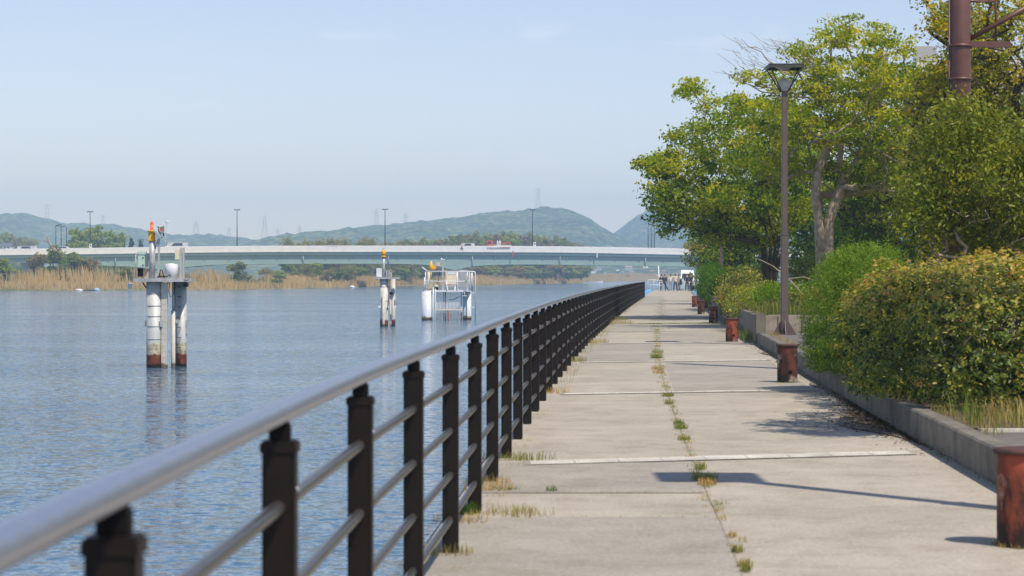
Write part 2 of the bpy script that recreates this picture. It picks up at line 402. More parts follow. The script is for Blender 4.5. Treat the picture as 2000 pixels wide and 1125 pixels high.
# pale drainage-tile bands set skewed across the path every ten metres
for k, Y in enumerate((16.75, 26.7, 36.6, 46.9, 57.2, 67.5)):
    mb = MB(); nn = 9; x0 = railX(Y) + .22; x1 = kerbX(Y) - .18
    wd = .34 if k == 0 else .30
    for i in range(nn):
        a = x0 + (x1 - x0) * i / nn + .006; b = x0 + (x1 - x0) * (i + 1) / nn - .006
        ya = Y + 1.0 * (a - x0) / (x1 - x0) + random.uniform(-.012, .012); yb = Y + 1.0 * (b - x0) / (x1 - x0)
        mb.add([(a, ya, .0085), (b, yb, .0085), (b, yb + wd, .0085), (a - .01, ya + wd, .0085)], [(0, 1, 2, 3)])
    tag(mb.build('path_band', M['tile']), kind='structure')
    strip_m = MB().add([(x0 - .05, Y - .02, .0062), (x1 + .03, Y + .98, .0062), (x1 + .03, Y + 1.02 + wd, .0062), (x0 - .05, Y + wd + .02, .0062)], [(0, 1, 2, 3)])
    tag(strip_m.build('path_band_bed', M['concrete_dark']), kind='structure')

# raised paving and soil on the right
KE = 46.9
tag(MB().add([(kerbX(Y) + .14 if s == 0 else 60, Y, .236) for Y in np.linspace(-3, KE, 40) for s in (0, 1)], [(2 * i, 2 * i + 1, 2 * i + 3, 2 * i + 2) for i in range(39)]).build('pavement', M['asphalt']), kind='structure')
tag(MB().add([(kerbX(Y) + .2 if s == 0 else 400, Y, .56) for Y in list(np.linspace(KE + .1, PEND, 60)) for s in (0, 1)] , [(2 * i, 2 * i + 1, 2 * i + 3, 2 * i + 2) for i in range(59)]).build('planter_soil', M['soil']), kind='structure')
# soil beds under the two hedges
for (a, b, c, d) in ((3.72, 17.3, 9.0, 24.5), (4.05, 24.7, 9.5, 35.5)):
    mb = MB(); nn = 12
    vs = []
    for i in range(nn + 1):
        Y = b + (d - b) * i / nn; vs += [(kerbX(Y) + .16, Y, .25), (c, Y, .25)]
    mb.add(vs, [(2 * i, 2 * i + 1, 2 * i + 3, 2 * i + 2) for i in range(nn)])
    tag(mb.build('soil_bed', M['soil']), kind='structure')
# pale edging line on the near paving
tag(MB().box((5.5, 17.1, .245), (3.6, .10, .03)).build('paving_edge', M['tile']), kind='structure')

dm = MB(); vs = []; nd = 300
for i in range(nd + 1):
    Y = 18.2 + (105 - 18.2) * i / nd; k = kerbX(Y)
    wdt = .05 + .20 * max(0, noise.noise(Vector((Y * .5, 3, 1))) + .25) + (.35 * math.exp(-((Y - 21.8) / 1.7) ** 2)) 
    vs += [(k - max(.07, wdt) * min(1, (Y - 18.2) / 1.2 + .05), Y, .011), (k + .01, Y, .011)]
dm.add(vs, [(2 * i, 2 * i + 1, 2 * i + 3, 2 * i + 2) for i in range(nd)])
tag(dm.build('path_dirt', concrete('wet_dirt', (.16, .14, .105), (.30, .27, .22), 3.5, (.45, .4, .33))), kind='structure')
# kerb: a long low wall, thing of its own
mb = MB(); n = 52; vs = []
Ys = np.linspace(-2, KE, n + 1)
for Y in Ys:
    k = kerbX(Y); vs += [(k, Y, -.02), (k, Y, .245), (k + .015, Y, .26), (k + .15, Y, .26), (k + .16, Y, .0)]
fs = []
for i in range(n):
    for j in range(4): a = i * 5 + j; fs.append((a, a + 1, a + 6, a + 5))
fs.append((n * 5, n * 5 + 1, n * 5 + 2, n * 5 + 3, n * 5 + 4))
mb.add(vs, fs)
kb = mb.build('kerb', M['kerb']); tag(kb, 'weathered concrete kerb along the right edge of the path', 'kerb')

# planter walls
pw = thing('planter_wall', (kerbX(KE) + .1, KE, 0), 0, 'low concrete block wall holding the planting bed behind the street lamp', 'wall')
bx = kerbX(KE) + .1
mb = MB(); x = .12
while x < 7:
    mb.box((x + .40, .10, .42), (.78, .14, .42), bev=.012); x += .80
mb.build('front_blocks', M['block'], pw)
mb = MB(); x = .12
while x < 7:
    mb.box((x, .025, .42), (.07, .05, .40)); mb.box((x + .27, .02, .42), (.05, .04, .40)); x += .80
mb.build('rib', M['block'], pw)
MB().box((-.04, .05, .32), (.22, .3, .68), bev=.02).build('corner_post', M['kerb'], pw)
mb = MB(); vs = []; n = 50
for i in range(n + 1):
    Y = KE + .2 + (150 - KE) * i / n; k = kerbX(Y) - bx + .02
    vs += [(k, Y - KE, -.02), (k, Y - KE, .60), (k + .16, Y - KE, .60), (k + .16, Y - KE, 0)]
fs = []
for i in range(n):
    for j in range(3): a = i * 4 + j; fs.append((a, a + 1, a + 5, a + 4))
mb.add(vs, fs).build('side_wall', M['kerb'], pw)

# ------------------------------------------------------------------ water
m, t, p = newmat('river_water'); L = t.links.new
geo = t.nodes.new('ShaderNodeNewGeometry')
p.inputs['Base Color'].default_value = (.065, .14, .225, 1); p.inputs['Roughness'].default_value = .075; p.inputs['IOR'].default_value = 1.33
def wn(sc, rot, detail, dist=0):
    mp = t.nodes.new('ShaderNodeMapping'); mp.inputs['Scale'].default_value = sc; mp.inputs['Rotation'].default_value = (0, 0, rot)
    n_ = t.nodes.new('ShaderNodeTexNoise'); n_.inputs['Scale'].default_value = 1; n_.inputs['Detail'].default_value = detail; n_.inputs['Distortion'].default_value = dist
    n_.inputs['Roughness'].default_value = .55
    L(geo.outputs['Position'], mp.inputs[0]); L(mp.outputs[0], n_.inputs['Vector']); return n_
a = wn((1.2, 2.5, 1), R(12), 2, .6); b = wn((4.2, 7.5, 1), R(-14), 2, .4); c = wn((.035, .10, 1), R(5), 3, .5)
def mth(op, x, y):
    q = t.nodes.new('ShaderNodeMath'); q.operation = op
    for k, vv in ((0, x), (1, y)):
        if isinstance(vv, (int, float)): q.inputs[k].default_value = vv
        else: L(vv, q.inputs[k])
    return q.outputs[0]

def slope(n_, amp):
    s_ = t.nodes.new('ShaderNodeVectorMath'); s_.operation = 'SUBTRACT'; L(n_.outputs['Color'], s_.inputs[0]); s_.inputs[1].default_value = (.5, .5, .5)
    q = t.nodes.new('ShaderNodeVectorMath'); q.operation = 'MULTIPLY'; L(s_.outputs[0], q.inputs[0]); q.inputs[1].default_value = (amp * .6, amp, 0); return q.outputs[0]
def vadd(x, y):
    q = t.nodes.new('ShaderNodeVectorMath'); q.operation = 'ADD'; L(x, q.inputs[0]); L(y, q.inputs[1]); return q.outputs[0]
d_ = wn((9, 15, 1), R(8), 2, .3)
tot = vadd(vadd(slope(a, .28), slope(b, .80)), slope(d_, .80))
mr = t.nodes.new('ShaderNodeMapRange'); mr.inputs['From Min'].default_value = .35; mr.inputs['From Max'].default_value = .65
mr.inputs['To Min'].default_value = .55; mr.inputs['To Max'].default_value = 1.25; L(c.outputs[0], mr.inputs[0])
sc_ = t.nodes.new('ShaderNodeVectorMath'); sc_.operation = 'SCALE'; L(tot, sc_.inputs[0]); L(mr.outputs[0], sc_.inputs['Scale'])
up_ = t.nodes.new('ShaderNodeVectorMath'); up_.operation = 'ADD'; L(sc_.outputs[0], up_.inputs[0]); up_.inputs[1].default_value = (0, 0, 1)
nn = t.nodes.new('ShaderNodeVectorMath'); nn.operation = 'NORMALIZE'; L(up_.outputs[0], nn.inputs[0]); L(nn.outputs[0], p.inputs['Normal'])
M['water'] = m
wt = MB().add([(-1650, -60, WATER), (1650, -60, WATER), (1650, 3650, WATER), (-1650, 3650, WATER)], [(0, 1, 2, 3)]).build('water', m)
tag(wt, kind='structure')

# ------------------------------------------------------------------ far bank
SH = [(-420, 371), (-112, 363), (-86, 361), (-70, 364), (-49, 377), (-47, 399), (-41, 412), (-35, 465), (-32, 520), (-21, 556), (-7, 594), (8, 688), (23, 750), (29.6, 832), (48, 1008), (104, 1330), (182, 1560), (420, 1900)]
shv = [Vector((x, y, 0)) for x, y in SH]
def shore_sample(step=6):
    out = []
    for a, b in zip(shv[:-1], shv[1:]):
        k = max(1, int((b - a).length / step))
        for i in range(k): out.append(a.lerp(b, i / k))
    return out + [shv[-1]]
SS = shore_sample(5)
SN = []
for i, p_ in enumerate(SS):
    t_ = SS[min(i + 3, len(SS) - 1)] - SS[max(0, i - 3)]; nn_ = Vector((-t_.y, t_.x, 0)).normalized(); SN.append(nn_)
m, t, p = newmat('bank_earth'); L = t.links.new
geo = t.nodes.new('ShaderNodeNewGeometry'); nz = t.nodes.new('ShaderNodeTexNoise'); nz.inputs['Scale'].default_value = .06; nz.inputs['Detail'].default_value = 8
r = t.nodes.new('ShaderNodeValToRGB'); r.color_ramp.elements[0].position = .4; r.color_ramp.elements[1].position = .6
r.color_ramp.elements[0].color = (.10, .13, .04, 1); r.color_ramp.elements[1].color = (.26, .21, .11, 1)
L(geo.outputs['Position'], nz.inputs['Vector']); L(nz.outputs[0], r.inputs[0]); L(r.outputs[0], p.inputs['Base Color']); p.inputs['Roughness'].default_value = .95
M['bank'] = m
prof = [(0, -1.3), (.4, -.78), (1.5, -.6), (6, -.15), (14, .45)]
vs = []; fs = []
for i, p_ in enumerate(SS):
    for d, z in prof:
        q = p_ + SN[i] * d; vs.append((q.x, q.y, z + .1 * noise.noise(Vector((q.x * .3, q.y * .3, 0))) * (d > 1)))
K = len(prof)
for i in range(len(SS) - 1):
    for j in range(K - 1): a = i * K + j; fs.append((a, a + K, a + K + 1, a + 1))
ring = [i * K + K - 1 for i in range(len(SS))]
b0 = len(vs); vs += [(1640, 1950, .5), (1640, 3640, .5), (-1640, 3640, .5), (-1640, 377, .5)]
from mathutils.geometry import tessellate_polygon
poly = [Vector((vs[k][0], vs[k][1], 0)) for k in ring] + [Vector((vs[b0 + k][0], vs[b0 + k][1], 0)) for k in range(4)]
ids = ring + [b0, b0 + 1, b0 + 2, b0 + 3]
for tri in tessellate_polygon([poly]): fs.append(tuple(ids[k] for k in tri))
tag(MB().add(vs, fs).build('far_bank', M['bank']), kind='structure')

# reeds: blades on the bank
def reeds(name, mat, picks, parent=None):
    n = len(picks); V = np.empty((n, 4, 3)); tone = np.empty(n)
    for i, (x, y, z, h, wd, t_) in enumerate(picks):
        a = random.uniform(-.5, .5); lx = random.uniform(-.22, .22) * h; dx, dy = math.cos(a) * wd / 2, math.sin(a) * wd / 2
        V[i, 0] = (x - dx, y - dy, z); V[i, 1] = (x + dx, y + dy, z); V[i, 2] = (x + dx * .8 + lx * .5, y + dy * .8, z + h * .65); V[i, 3] = (x + lx, y, z + h); tone[i] = t_
    me = bpy.data.meshes.new(name); me.vertices.add(n * 4); me.vertices.foreach_set('co', V.reshape(-1))
    idx = np.arange(n)[:, None] * 4; tri = np.concatenate([idx + [0, 1, 2], idx + [0, 2, 3]], 1).reshape(-1).astype(np.int32)
    me.loops.add(n * 6); me.loops.foreach_set('vertex_index', tri); me.polygons.add(n * 2); me.polygons.foreach_set('loop_start', np.arange(0, n * 6, 3, dtype=np.int32))
    me.attributes.new('tone', 'FLOAT', 'FACE'); me.materials.append(mat); me.update(calc_edges=True)
    me.attributes['tone'].data.foreach_set('value', np.repeat(np.clip(tone, 0, 1), 2).astype(np.float32))
    return link(bpy.data.objects.new(name, me), parent)
M['reed'] = leafmat('dry_reed', [(.10, .13, .03), (.24, .20, .08), (.40, .28, .12), (.53, .39, .16), (.50, .36, .20)], .8, .2, .1)
picks = []
nS = len(SS)
wts = np.array([1.0 if p_.y < 700 else .8 for p_ in SS]); wts[:60] = .25; wts /= wts.sum()
for i in rng.choice(nS - 1, 52000, p=wts[:-1] / wts[:-1].sum()):
    a = SS[i]; b = SS[i + 1]; u = random.random(); q = a.lerp(b, u); 
    px_ = 1000 + q.x / q.y * F
    if px_ < -60: continue
    back = random.random()
    left = q.y < 420
    d = (random.uniform(.2, 4) if back < .45 else random.uniform(4, 26 if left else 9))
    q = q + SN[i] * d; zg = -.8 + min(d, 14) * .085
    cl = noise.noise(Vector((q.x * .13, q.y * .08, 1.7))); c2 = noise.noise(Vector((q.x * .4, q.y * .3, 5)))
    h = (1.35 + .35 * c2) if d < 4 else (2.4 + .9 * cl + .5 * c2 if left else 1.9 + .5 * cl)
    if not left: h *= 1.0 + max(0, (q.y - 600)) / 900
    h *= random.uniform(.7, 1.15)
    tn = .72 + .10 * c2 if d < 4 else .55 + .35 * cl
    if cl < -.10 and d > 3: tn = random.uniform(0, .3); h *= .8
    picks.append((q.x, q.y, zg, h, random.uniform(.09, .2) * (1 + q.y / 1500), tn + random.gauss(0, .1)))
tag(reeds('reeds', M['reed'], picks), 'tan dry reed bed lining the far river bank', 'reeds', kind='stuff')

# ------------------------------------------------------------------ hills
def hillmat(name, c1, c2, c3):
    m, t, p = newmat(name); L = t.links.new; p.inputs['Roughness'].default_value = 1; p.inputs['Specular IOR Level'].default_value = .05
    geo = t.nodes.new('ShaderNodeNewGeometry')
    def N(s, d): 
        n_ = t.nodes.new('ShaderNodeTexNoise'); n_.inputs['Scale'].default_value = s; n_.inputs['Detail'].default_value = d; n_.inputs['Roughness'].default_value = .6; L(geo.outputs['Position'], n_.inputs['Vector']); return n_
    r = t.nodes.new('ShaderNodeValToRGB'); e = r.color_ramp.elements; e[0].position = .41; e[0].color = c1 + (1,); e[1].position = .62; e[1].color = c3 + (1,); x = e.new(.5); x.color = c2 + (1,)
    mxn = t.nodes.new('ShaderNodeMixRGB'); mxn.inputs[0].default_value = .68; L(N(.022, 4).outputs[0], mxn.inputs[1]); L(N(.13, 5).outputs[0], mxn.inputs[2])
    L(mxn.outputs[0], r.inputs[0]); L(r.outputs[0], p.inputs['Base Color'])
    v = t.nodes.new('ShaderNodeTexVoronoi'); v.inputs['Scale'].default_value = .12; L(geo.outputs['Position'], v.inputs['Vector'])
    b = t.nodes.new('ShaderNodeBump'); b.inputs['Strength'].default_value = .9; b.inputs['Distance'].default_value = 6; b.invert = True
    L(v.outputs['Distance'], b.inputs['Height']); L(b.outputs[0], p.inputs['Normal'])
    return m
HM = hillmat('forest_hill', (.012, .035, .006), (.06, .10, .022), (.24, .25, .075))
def hill(name, Yr, pts, depth=650, step=7, seed=0, back=160):
    f = _pchip(pts); x0 = px2(pts[0][0], Yr); x1 = px2(pts[-1][0], Yr); nx = int((x1 - x0) / step); rows = int((depth + back) / (step * 1.6))
    vs = []; fs = []
    for j in range(rows + 1):
        y = Yr - depth + (depth + back) * j / rows
        tt = (y - (Yr - depth)) / depth
        for i in range(nx + 1):
            x = x0 + (x1 - x0) * i / nx; ppx = 1000 + x / Yr * F
            zr = pz(f(ppx), Yr)
            if tt <= 1: pr = math.sin(min(1, max(0, tt)) * PI / 2) ** 1.15
            else: pr = 1 - (tt - 1) * 1.2
            sp = noise.fractal(Vector((x * .0055 + seed, y * .0022, seed)), 1, 2, 3)
            z = zr * pr + zr * .42 * sp * 4 * tt * (1 - tt) * (1 if 0 < tt < 1 else 0)
            lump = noise.noise(Vector((x * .07, y * .07, seed))) * 3.2 + noise.noise(Vector((x * .19, y * .19, seed + 3))) * 2.0 + max(0, noise.noise(Vector((x * .33, y * .33, seed + 9)))) * 3
            z += lump * min(1, max(0, zr / 25)) * (min(1, tt * 3) if tt < 1 else 1)
            vs.append((x, y, max(z, -.2) if tt > 0 else -.5))
    for j in range(rows):
        for i in range(nx): a = j * (nx + 1) + i; fs.append((a, a + 1, a + nx + 2, a + nx + 1))
    mb = MB(); mb.add(vs, fs, 0, True); tag(mb.build(name, HM), kind='structure')
hill('hills', 2600, [(-420, 430), (-200, 428), (-60, 424), (0, 421), (40, 417), (75, 421), (100, 432), (150, 437), (200, 438), (240, 443), (280, 450), (330, 458), (420, 460), (460, 464), (520, 471), (600, 479), (700, 490), (760, 500)], seed=1.3)
hill('hills', 2250, [(440, 500), (500, 484), (550, 470), (580, 461), (640, 454), (700, 449), (730, 443), (780, 438), (850, 432), (920, 426), (960, 418), (1000, 417), (1040, 408), (1070, 407), (1110, 415), (1140, 430), (1165, 447), (1195, 464), (1240, 484), (1320, 505)], depth=600, seed=4.1)
hill('hills', 2950, [(1080, 500), (1150, 482), (1190, 466), (1215, 447), (1245, 434), (1290, 433), (1350, 427), (1450, 420), (1600, 430), (1900, 440), (2200, 450)], depth=850, seed=8.2)

FOOT = (1650, 300)
foot_pts = [(1125, 541), (1145, 533), (1180, 525), (1230, 521), (1300, 522), (1400, 520), (1600, 524), (1800, 530)]
hill('foothill', FOOT[0], foot_pts, depth=FOOT[1], step=6, seed=2.2, back=60)

# =================================================================== BRIDGE
BY = 480.0
bridge = thing('bridge', (px2(600, BY), BY, 0), 0, 'long teal girder road bridge with white parapet crossing the river', 'bridge')
bx0 = px2(600, BY)
topf = _pchip([(-300, 492), (0, 487.2), (160, 485.4), (352, 482.6), (500, 481.2), (600, 480.8), (1000, 481.5), (1116, 482.4), (1331, 486.3), (1800, 496)])
botf = _pchip([(-300, 514), (60, 513), (192, 518), (262, 522), (310, 526), (358, 522), (416, 517.6), (500, 516), (740, 515.3), (827, 517), (866, 522), (888, 527.5), (912, 522), (944, 518.4), (999, 516.7), (1120, 517.4), (1331, 520.7), (1500, 525), (1800, 533)])
def sweep(name, sect, mat, smooth=False, x0=-300, x1=1800, n=180):
    """sect(px) -> list of (dy, z) closed outline"""
    mb = MB(); vs = []; k = len(sect(0)); fs = []
    for i in range(n + 1):
        p_ = x0 + (x1 - x0) * i / n
        for dy, z in sect(p_): vs.append((px2(p_, BY) - bx0, dy, z))
    for i in range(n):
        for j in range(k): j2 = (j + 1) % k; a = i * k; fs.append((a + j, a + k + j, a + k + j2, a + j2))
    fs.append(tuple(range(k))[::-1]); fs.append(tuple(n * k + j for j in range(k)))
    return mb.add(vs, fs, 0, smooth).build(name, mat, bridge)
zt = lambda p_: pz(topf(p_), BY); dk = lambda p_: zt(p_) - 1.0
sweep('deck', lambda p_: [(-.05, dk(p_)), (-.05, dk(p_) - .28), (13, dk(p_) - .28), (13, dk(p_))], M['parapet'])
sweep('road_surface', lambda p_: [(.5, dk(p_) + .01), (.5, dk(p_) + .03), (12.4, dk(p_) + .03), (12.4, dk(p_) + .01)], M['asph2'])
for dy in (0, 12.7):
    sweep('parapet_base', lambda p_: [(dy, dk(p_) + .001), (dy, dk(p_) + .90), (dy + .28, dk(p_) + .90), (dy + .28, dk(p_) + .001)], M['parapet'])
sweep('edge_girder', lambda p_: [(.03, dk(p_) - .282), (.22, dk(p_) - .95), (.40, dk(p_) - .95), (.40, dk(p_) - .282)], M['teal2'])
for dy in (.72, 9.5):
    sweep('main_girder', lambda p_: [(dy, dk(p_) - .283), (dy, pz(botf(p_), BY) + .06), (dy - .22, pz(botf(p_), BY) + .06), (dy - .22, pz(botf(p_), BY)), (dy + .5, pz(botf(p_), BY)), (dy + .5, dk(p_) - .283)], M['teal'])
for dy in (.06, 12.8):
    for hz in (1.08, .98):
        mb = MB(); mb.tube([(px2(p_, BY) - bx0, dy + .05, dk(p_) + hz) for p_ in np.linspace(-300, 1800, 90)], .05 if hz > .9 else .03, 6); mb.build('parapet_rail', M['white'], bridge)
mb = MB()
for p_ in np.arange(-290, 1790, 17.6): mb.box((px2(p_, BY) - bx0, .11, dk(p_) + .9), (.09, .09, .22))
mb.build('rail_posts', M['white'], bridge)['kind'] = 'stuff'
for p_ in np.arange(70, 1380, 47.2): 
    mb = MB()
    k = dk(p_); X = px2(p_, BY) - bx0
    mb.add([(X - .12, .30, k - .953), (X + .12, .30, k - .953), (X + .12, .49, k - 1.75), (X - .12, .49, k - 1.75), (X - .12, .498, k - .953), (X + .12, .498, k - .953)], [(0, 1, 2, 3), (0, 3, 4), (1, 5, 2)]); mb.build('bracket', M['teal2'], bridge)
for p_ in (225, 592, 759, 923, 1094, 1261):
    MB().tube([(px2(p_, BY) - bx0, .42, dk(p_) - .9), (px2(p_, BY) - bx0, .42, pz(botf(p_), BY) - .25)], .09, 6).build('drain_pipe', M['steel'], bridge)
for p_ in (312, 903, -250, 1560):
    X = px2(p_, BY) - bx0; zb = pz(botf(p_), BY)
    mb = MB()
    out = []
    for z, hw in ((-3, 2.0), (-.2, 1.9), (1.2, 1.15), (zb - .9, 1.1), (zb - .25, 1.5)):
        out.append([(X - hw, 1.1), (X - hw * .6, .6), (X + hw * .6, .6), (X + hw, 1.1), (X + hw, 10), (X + hw * .6, 10.6), (X - hw * .6, 10.6), (X - hw, 10)])
    vs = [(x, y, z) for (z, hw), ring in zip(((-3, 0), (-.2, 0), (1.2, 0), (zb - .9, 0), (zb - .25, 0)), out) for x, y in ring]
    fs = [(i * 8 + j, i * 8 + (j + 1) % 8, (i + 1) * 8 + (j + 1) % 8, (i + 1) * 8 + j) for i in range(4) for j in range(8)]
    mb.add(vs, fs + [tuple(32 + j for j in range(8))]).build('pier', M['pier'], bridge)

M['dark'] = plain('dark_metal', (.03, .03, .035), .5)
def tall_lamp(px_, top, dbl, label, Y=BY + .6, base=None, group='tall lamps standing on the bridge'):
    zb = base if base is not None else dk(px_) + .62
    o = thing('bridge_lamp', (px2(px_, Y), Y, zb), 0, label, 'street lamp', group)
    h = pz(top, Y) - zb
    MB().tube([(0, 0, 0), (0, 0, h)], [.12, .075], 8).build('pole', M['dark'], o)
    if dbl:
        for s in (-1, 1): MB().box((s * .38, 0, h + .04), (.62, .34, .20), bev=.04).build('lamp_head', M['dark'], o)
    else:
        MB().tube([(0, 0, h), (dbl_dir * .3, 0, h + .35), (dbl_dir * 1.9, 0, h + .45)], .07, 6).build('arm', M['dark'], o)
        MB().box((dbl_dir * 2.2, 0, h + .42), (.8, .34, .16), bev=.04).build('lamp_head', M['dark'], o)
    return o
dbl_dir = 1
tall_lamp(176, 414, True, 'tall dark twin-head lamp on the bridge, farthest left, before the green tree')
tall_lamp(463, 410, True, 'tall dark twin-head lamp on the bridge, between the two grey river beacons')
tall_lamp(752, 409, True, 'tall dark lamp on the bridge rising above the slim grey river beacon')
tall_lamp(1040, 410, True, 'tall dark lamp on the bridge beside a small sign, before the highest hill')
for px_, t_, d_, l_ in ((109, 443, 1, 'leftmost dark lamp of the three bent-arm lamps at the left end of the bridge'), (119.5, 445, -1, 'middle dark lamp of the three bent-arm lamps at the left end of the bridge'), (130, 446, -1, 'rightmost dark lamp of the three bent-arm lamps at the left end of the bridge'),
                    (1266, 443, 1, 'leftmost lamp of the three thin lamps at the right end of the bridge'), (1272, 444, 1, 'middle lamp of the three thin lamps at the right end of the bridge'), (1278, 442, -1, 'rightmost lamp of the three thin lamps at the right end of the bridge')):
    dbl_dir = d_ * .45; tall_lamp(px_, t_, False, l_, Y=BY + 3 + (px_ % 7), base=dk(px_), group='bent-arm lamps at the bridge ends')
def small_sign(px_, label):
    Y = BY + .35; o = thing('bridge_sign', (px2(px_, Y), Y, dk(px_) + .6), 0, label, 'sign', 'small square signs on the bridge')
    MB().box((0, -.05, .95), (.62, .04, .95), bev=.01).build('sign_board', M['white'], o)
    MB().box((0, -.075, 1.02), (.26, .01, .34)).build('sign_mark', M['dark'], o)
    MB().tube([(0, 0, -.1), (0, 0, 1.2)], .04, 6).build('post', M['steel'], o)
small_sign(177, 'small white square sign on the bridge under the leftmost twin-head lamp')
small_sign(1044, 'small white square sign on the bridge right of the lamp before the highest hill')

def vehicle(name, px_, L_, W_, H_, col, label, cat, dirn=1, kindv='car'):
    Y = BY + 3.5; mat = plain('vehicle_paint', col, .3, 0, .02)
    o = thing(name, (px2(px_, Y), Y, dk(px_) + .03), 0 if dirn > 0 else PI, label, cat); H_ *= .88; col = tuple(c_ * .8 for c_ in col); mat = plain('vehicle_paint', col, .3, 0, .02)
    if kindv == 'car': pr = [(-.5, .25), (-.5, .55), (-.43, .62), (-.30, .97), (.12, 1.0), (.30, .63), (.47, .55), (.5, .42), (.5, .25)]
    else: pr = [(-.5, .2), (-.5, .9), (-.46, .98), (.34, 1.0), (.43, .62), (.5, .52), (.5, .2)]
    pts = [(x * L_, z * H_) for x, z in pr]; k = len(pts)
    vs = [(x, s * W_ / 2 * (1 if z < H_ * .6 else .88), z) for s in (-1, 1) for x, z in pts]
    MB().add(vs, [tuple(range(k)), tuple(range(k, 2 * k))[::-1]] + [(j, k + j, k + (j + 1) % k, (j + 1) % k) for j in range(k)]).build('body', mat, o)
    for s in (-1, 1):
        y = s * (W_ / 2 * .93 + .02); g = MB()
        g.add([(-.30 * L_, y, .64 * H_), (.2 * L_, y, .64 * H_), (.09 * L_, y * .97, .93 * H_), (-.27 * L_, y * .97, .93 * H_)], [(0, 1, 2, 3)]); g.build('window', M['glass'], o)
    for x in (-.3, .31):
        for s in (-1, 1): MB().tube([(x * L_, s * (W_ / 2 - .18), .31), (x * L_, s * (W_ / 2 + .01), .31)], .31, 12).build('wheel', M['black'], o)
    return o
vehicle('van', 55, 4.6, 1.7, 1.95, (.75, .75, .74), 'white van crossing the left end of the bridge', 'van', 1, 'van')
vehicle('car', 2, 4.3, 1.7, 1.5, (.72, .73, .75), 'white car at the far left edge on the bridge', 'car', -1)
vehicle('car', 126, 4.3, 1.7, 1.75, (.75, .76, .78), 'white car on the bridge beside the bent-arm lamps', 'car', 1)
vehicle('car', 648, 4.5, 1.7, 1.45, (.68, .70, .74), 'silver white car on the bridge left of the slim river beacon', 'car', -1)
vehicle('van', 345, 5.0, 1.8, 2.35, (.8, .8, .8), 'white van on the bridge behind the large grey river beacon', 'van', -1, 'van')
vehicle('van', 912, 3.4, 1.6, 2.0, (.8, .8, .8), 'small white van on the bridge just left of the orange truck', 'van', -1, 'van')
# orange works truck
orp = plain('orange_red_paint', (.62, .09, .035), .35)
tk = thing('works_truck', (px2(975, BY + 3), BY + 3, dk(975) + .03), 0, 'orange red works truck with low bed parked on the bridge', 'truck')
MB().box((-2.1, 0, 1.45), (1.5, 1.9, 1.7), bev=.12).build('cab', orp, tk)
MB().box((-2.88, 0, 1.85), (.03, 1.5, .6)).build('windscreen', M['glass'], tk)
MB().box((-2.2, -.965, 1.85), (.8, .02, .55)).build('window', M['glass'], tk)
MB().box((.8, 0, 1.0), (4.0, 1.9, .5), bev=.03).build('cargo_bed', M['white'], tk)
mb = MB(); mb.box((1.6, -.93, 1.9), (2.2, .06, .12)); mb.box((1.6, -.93, 1.6), (2.2, .06, .12)); [mb.box((x, -.93, 1.6), (.08, .07, .8)) for x in (.5, 1.2, 1.9, 2.6)]
mb.build('bed_rail', orp, tk)
for x in (-2.0, 1.6):
    for s in (-1, 1): MB().tube([(x, s * .72, .42), (x, s * .97, .42)], .42, 12).build('wheel', M['black'], tk)
for k, x in enumerate((-.35, .15)):
    o = thing('gas_cylinder', (px2(975, BY + 3) + x, BY + 3, dk(975) + 1.28), 0, ('left' if k == 0 else 'right') + ' of the two white cylinders on the orange truck bed', 'cylinder', 'white cylinders on the truck')
    MB().lathe([(.19, 0), (.19, .75), (.13, .95), (.06, 1.0), (.06, 1.15)], n=10).build('tank', M['white'], o)
# striped barrier in front of the truck
tb = thing('works_barrier', (px2(974, BY), BY - .08, dk(974) + .1), 0, 'low red and white works barrier hung along the parapet below the orange truck', 'barrier')
mb = MB(); mb.box((0, 0, .72), (5.3, .04, .12)); mb.build('white_board', M['white'], tb)
mb = MB(); mb.box((1.4, -.03, .72), (2.4, .03, .1)); mb.build('red_board', orp, tb)
mb = MB(); [mb.box((-2.4 + .42 * i, -.01, .4), (.28, .03, .09)) for i in range(12)]; mb.build('dark_dashes', M['dark'], tb)
o = thing('warning_post', (px2(902, BY), BY - .1, dk(902) + .05), 0, 'small red warning post standing on the parapet beside the white van', 'post')
mb = MB(); mb.tube([(-.25, 0, 0), (0, 0, 1.1)], .04, 5); mb.tube([(.25, 0, 0), (0, 0, 1.1)], .04, 5); mb.box((0, 0, .5), (.6, .03, .12)); mb.build('trestle', M['dark'], o)
MB().box((.05, 0, 1.3), (.14, .05, .45)).build('red_flag', orp, o)
for p_, c_, l_ in ((1002, orp, 'red hanging marker on the bridge edge below the truck'), (1166, M['white'], 'white hanging marker on the bridge edge right of the centre')):
    o = thing('clearance_marker', (px2(p_, BY), BY - .12, dk(p_) - 1.2), 0, l_, 'marker')
    MB().box((0, 0, .5), (.26, .06, 1.2), bev=.02).build('board', c_, o); MB().box((0, .05, 1.2), (.08, .06, .3)).build('hook', M['steel'], o)

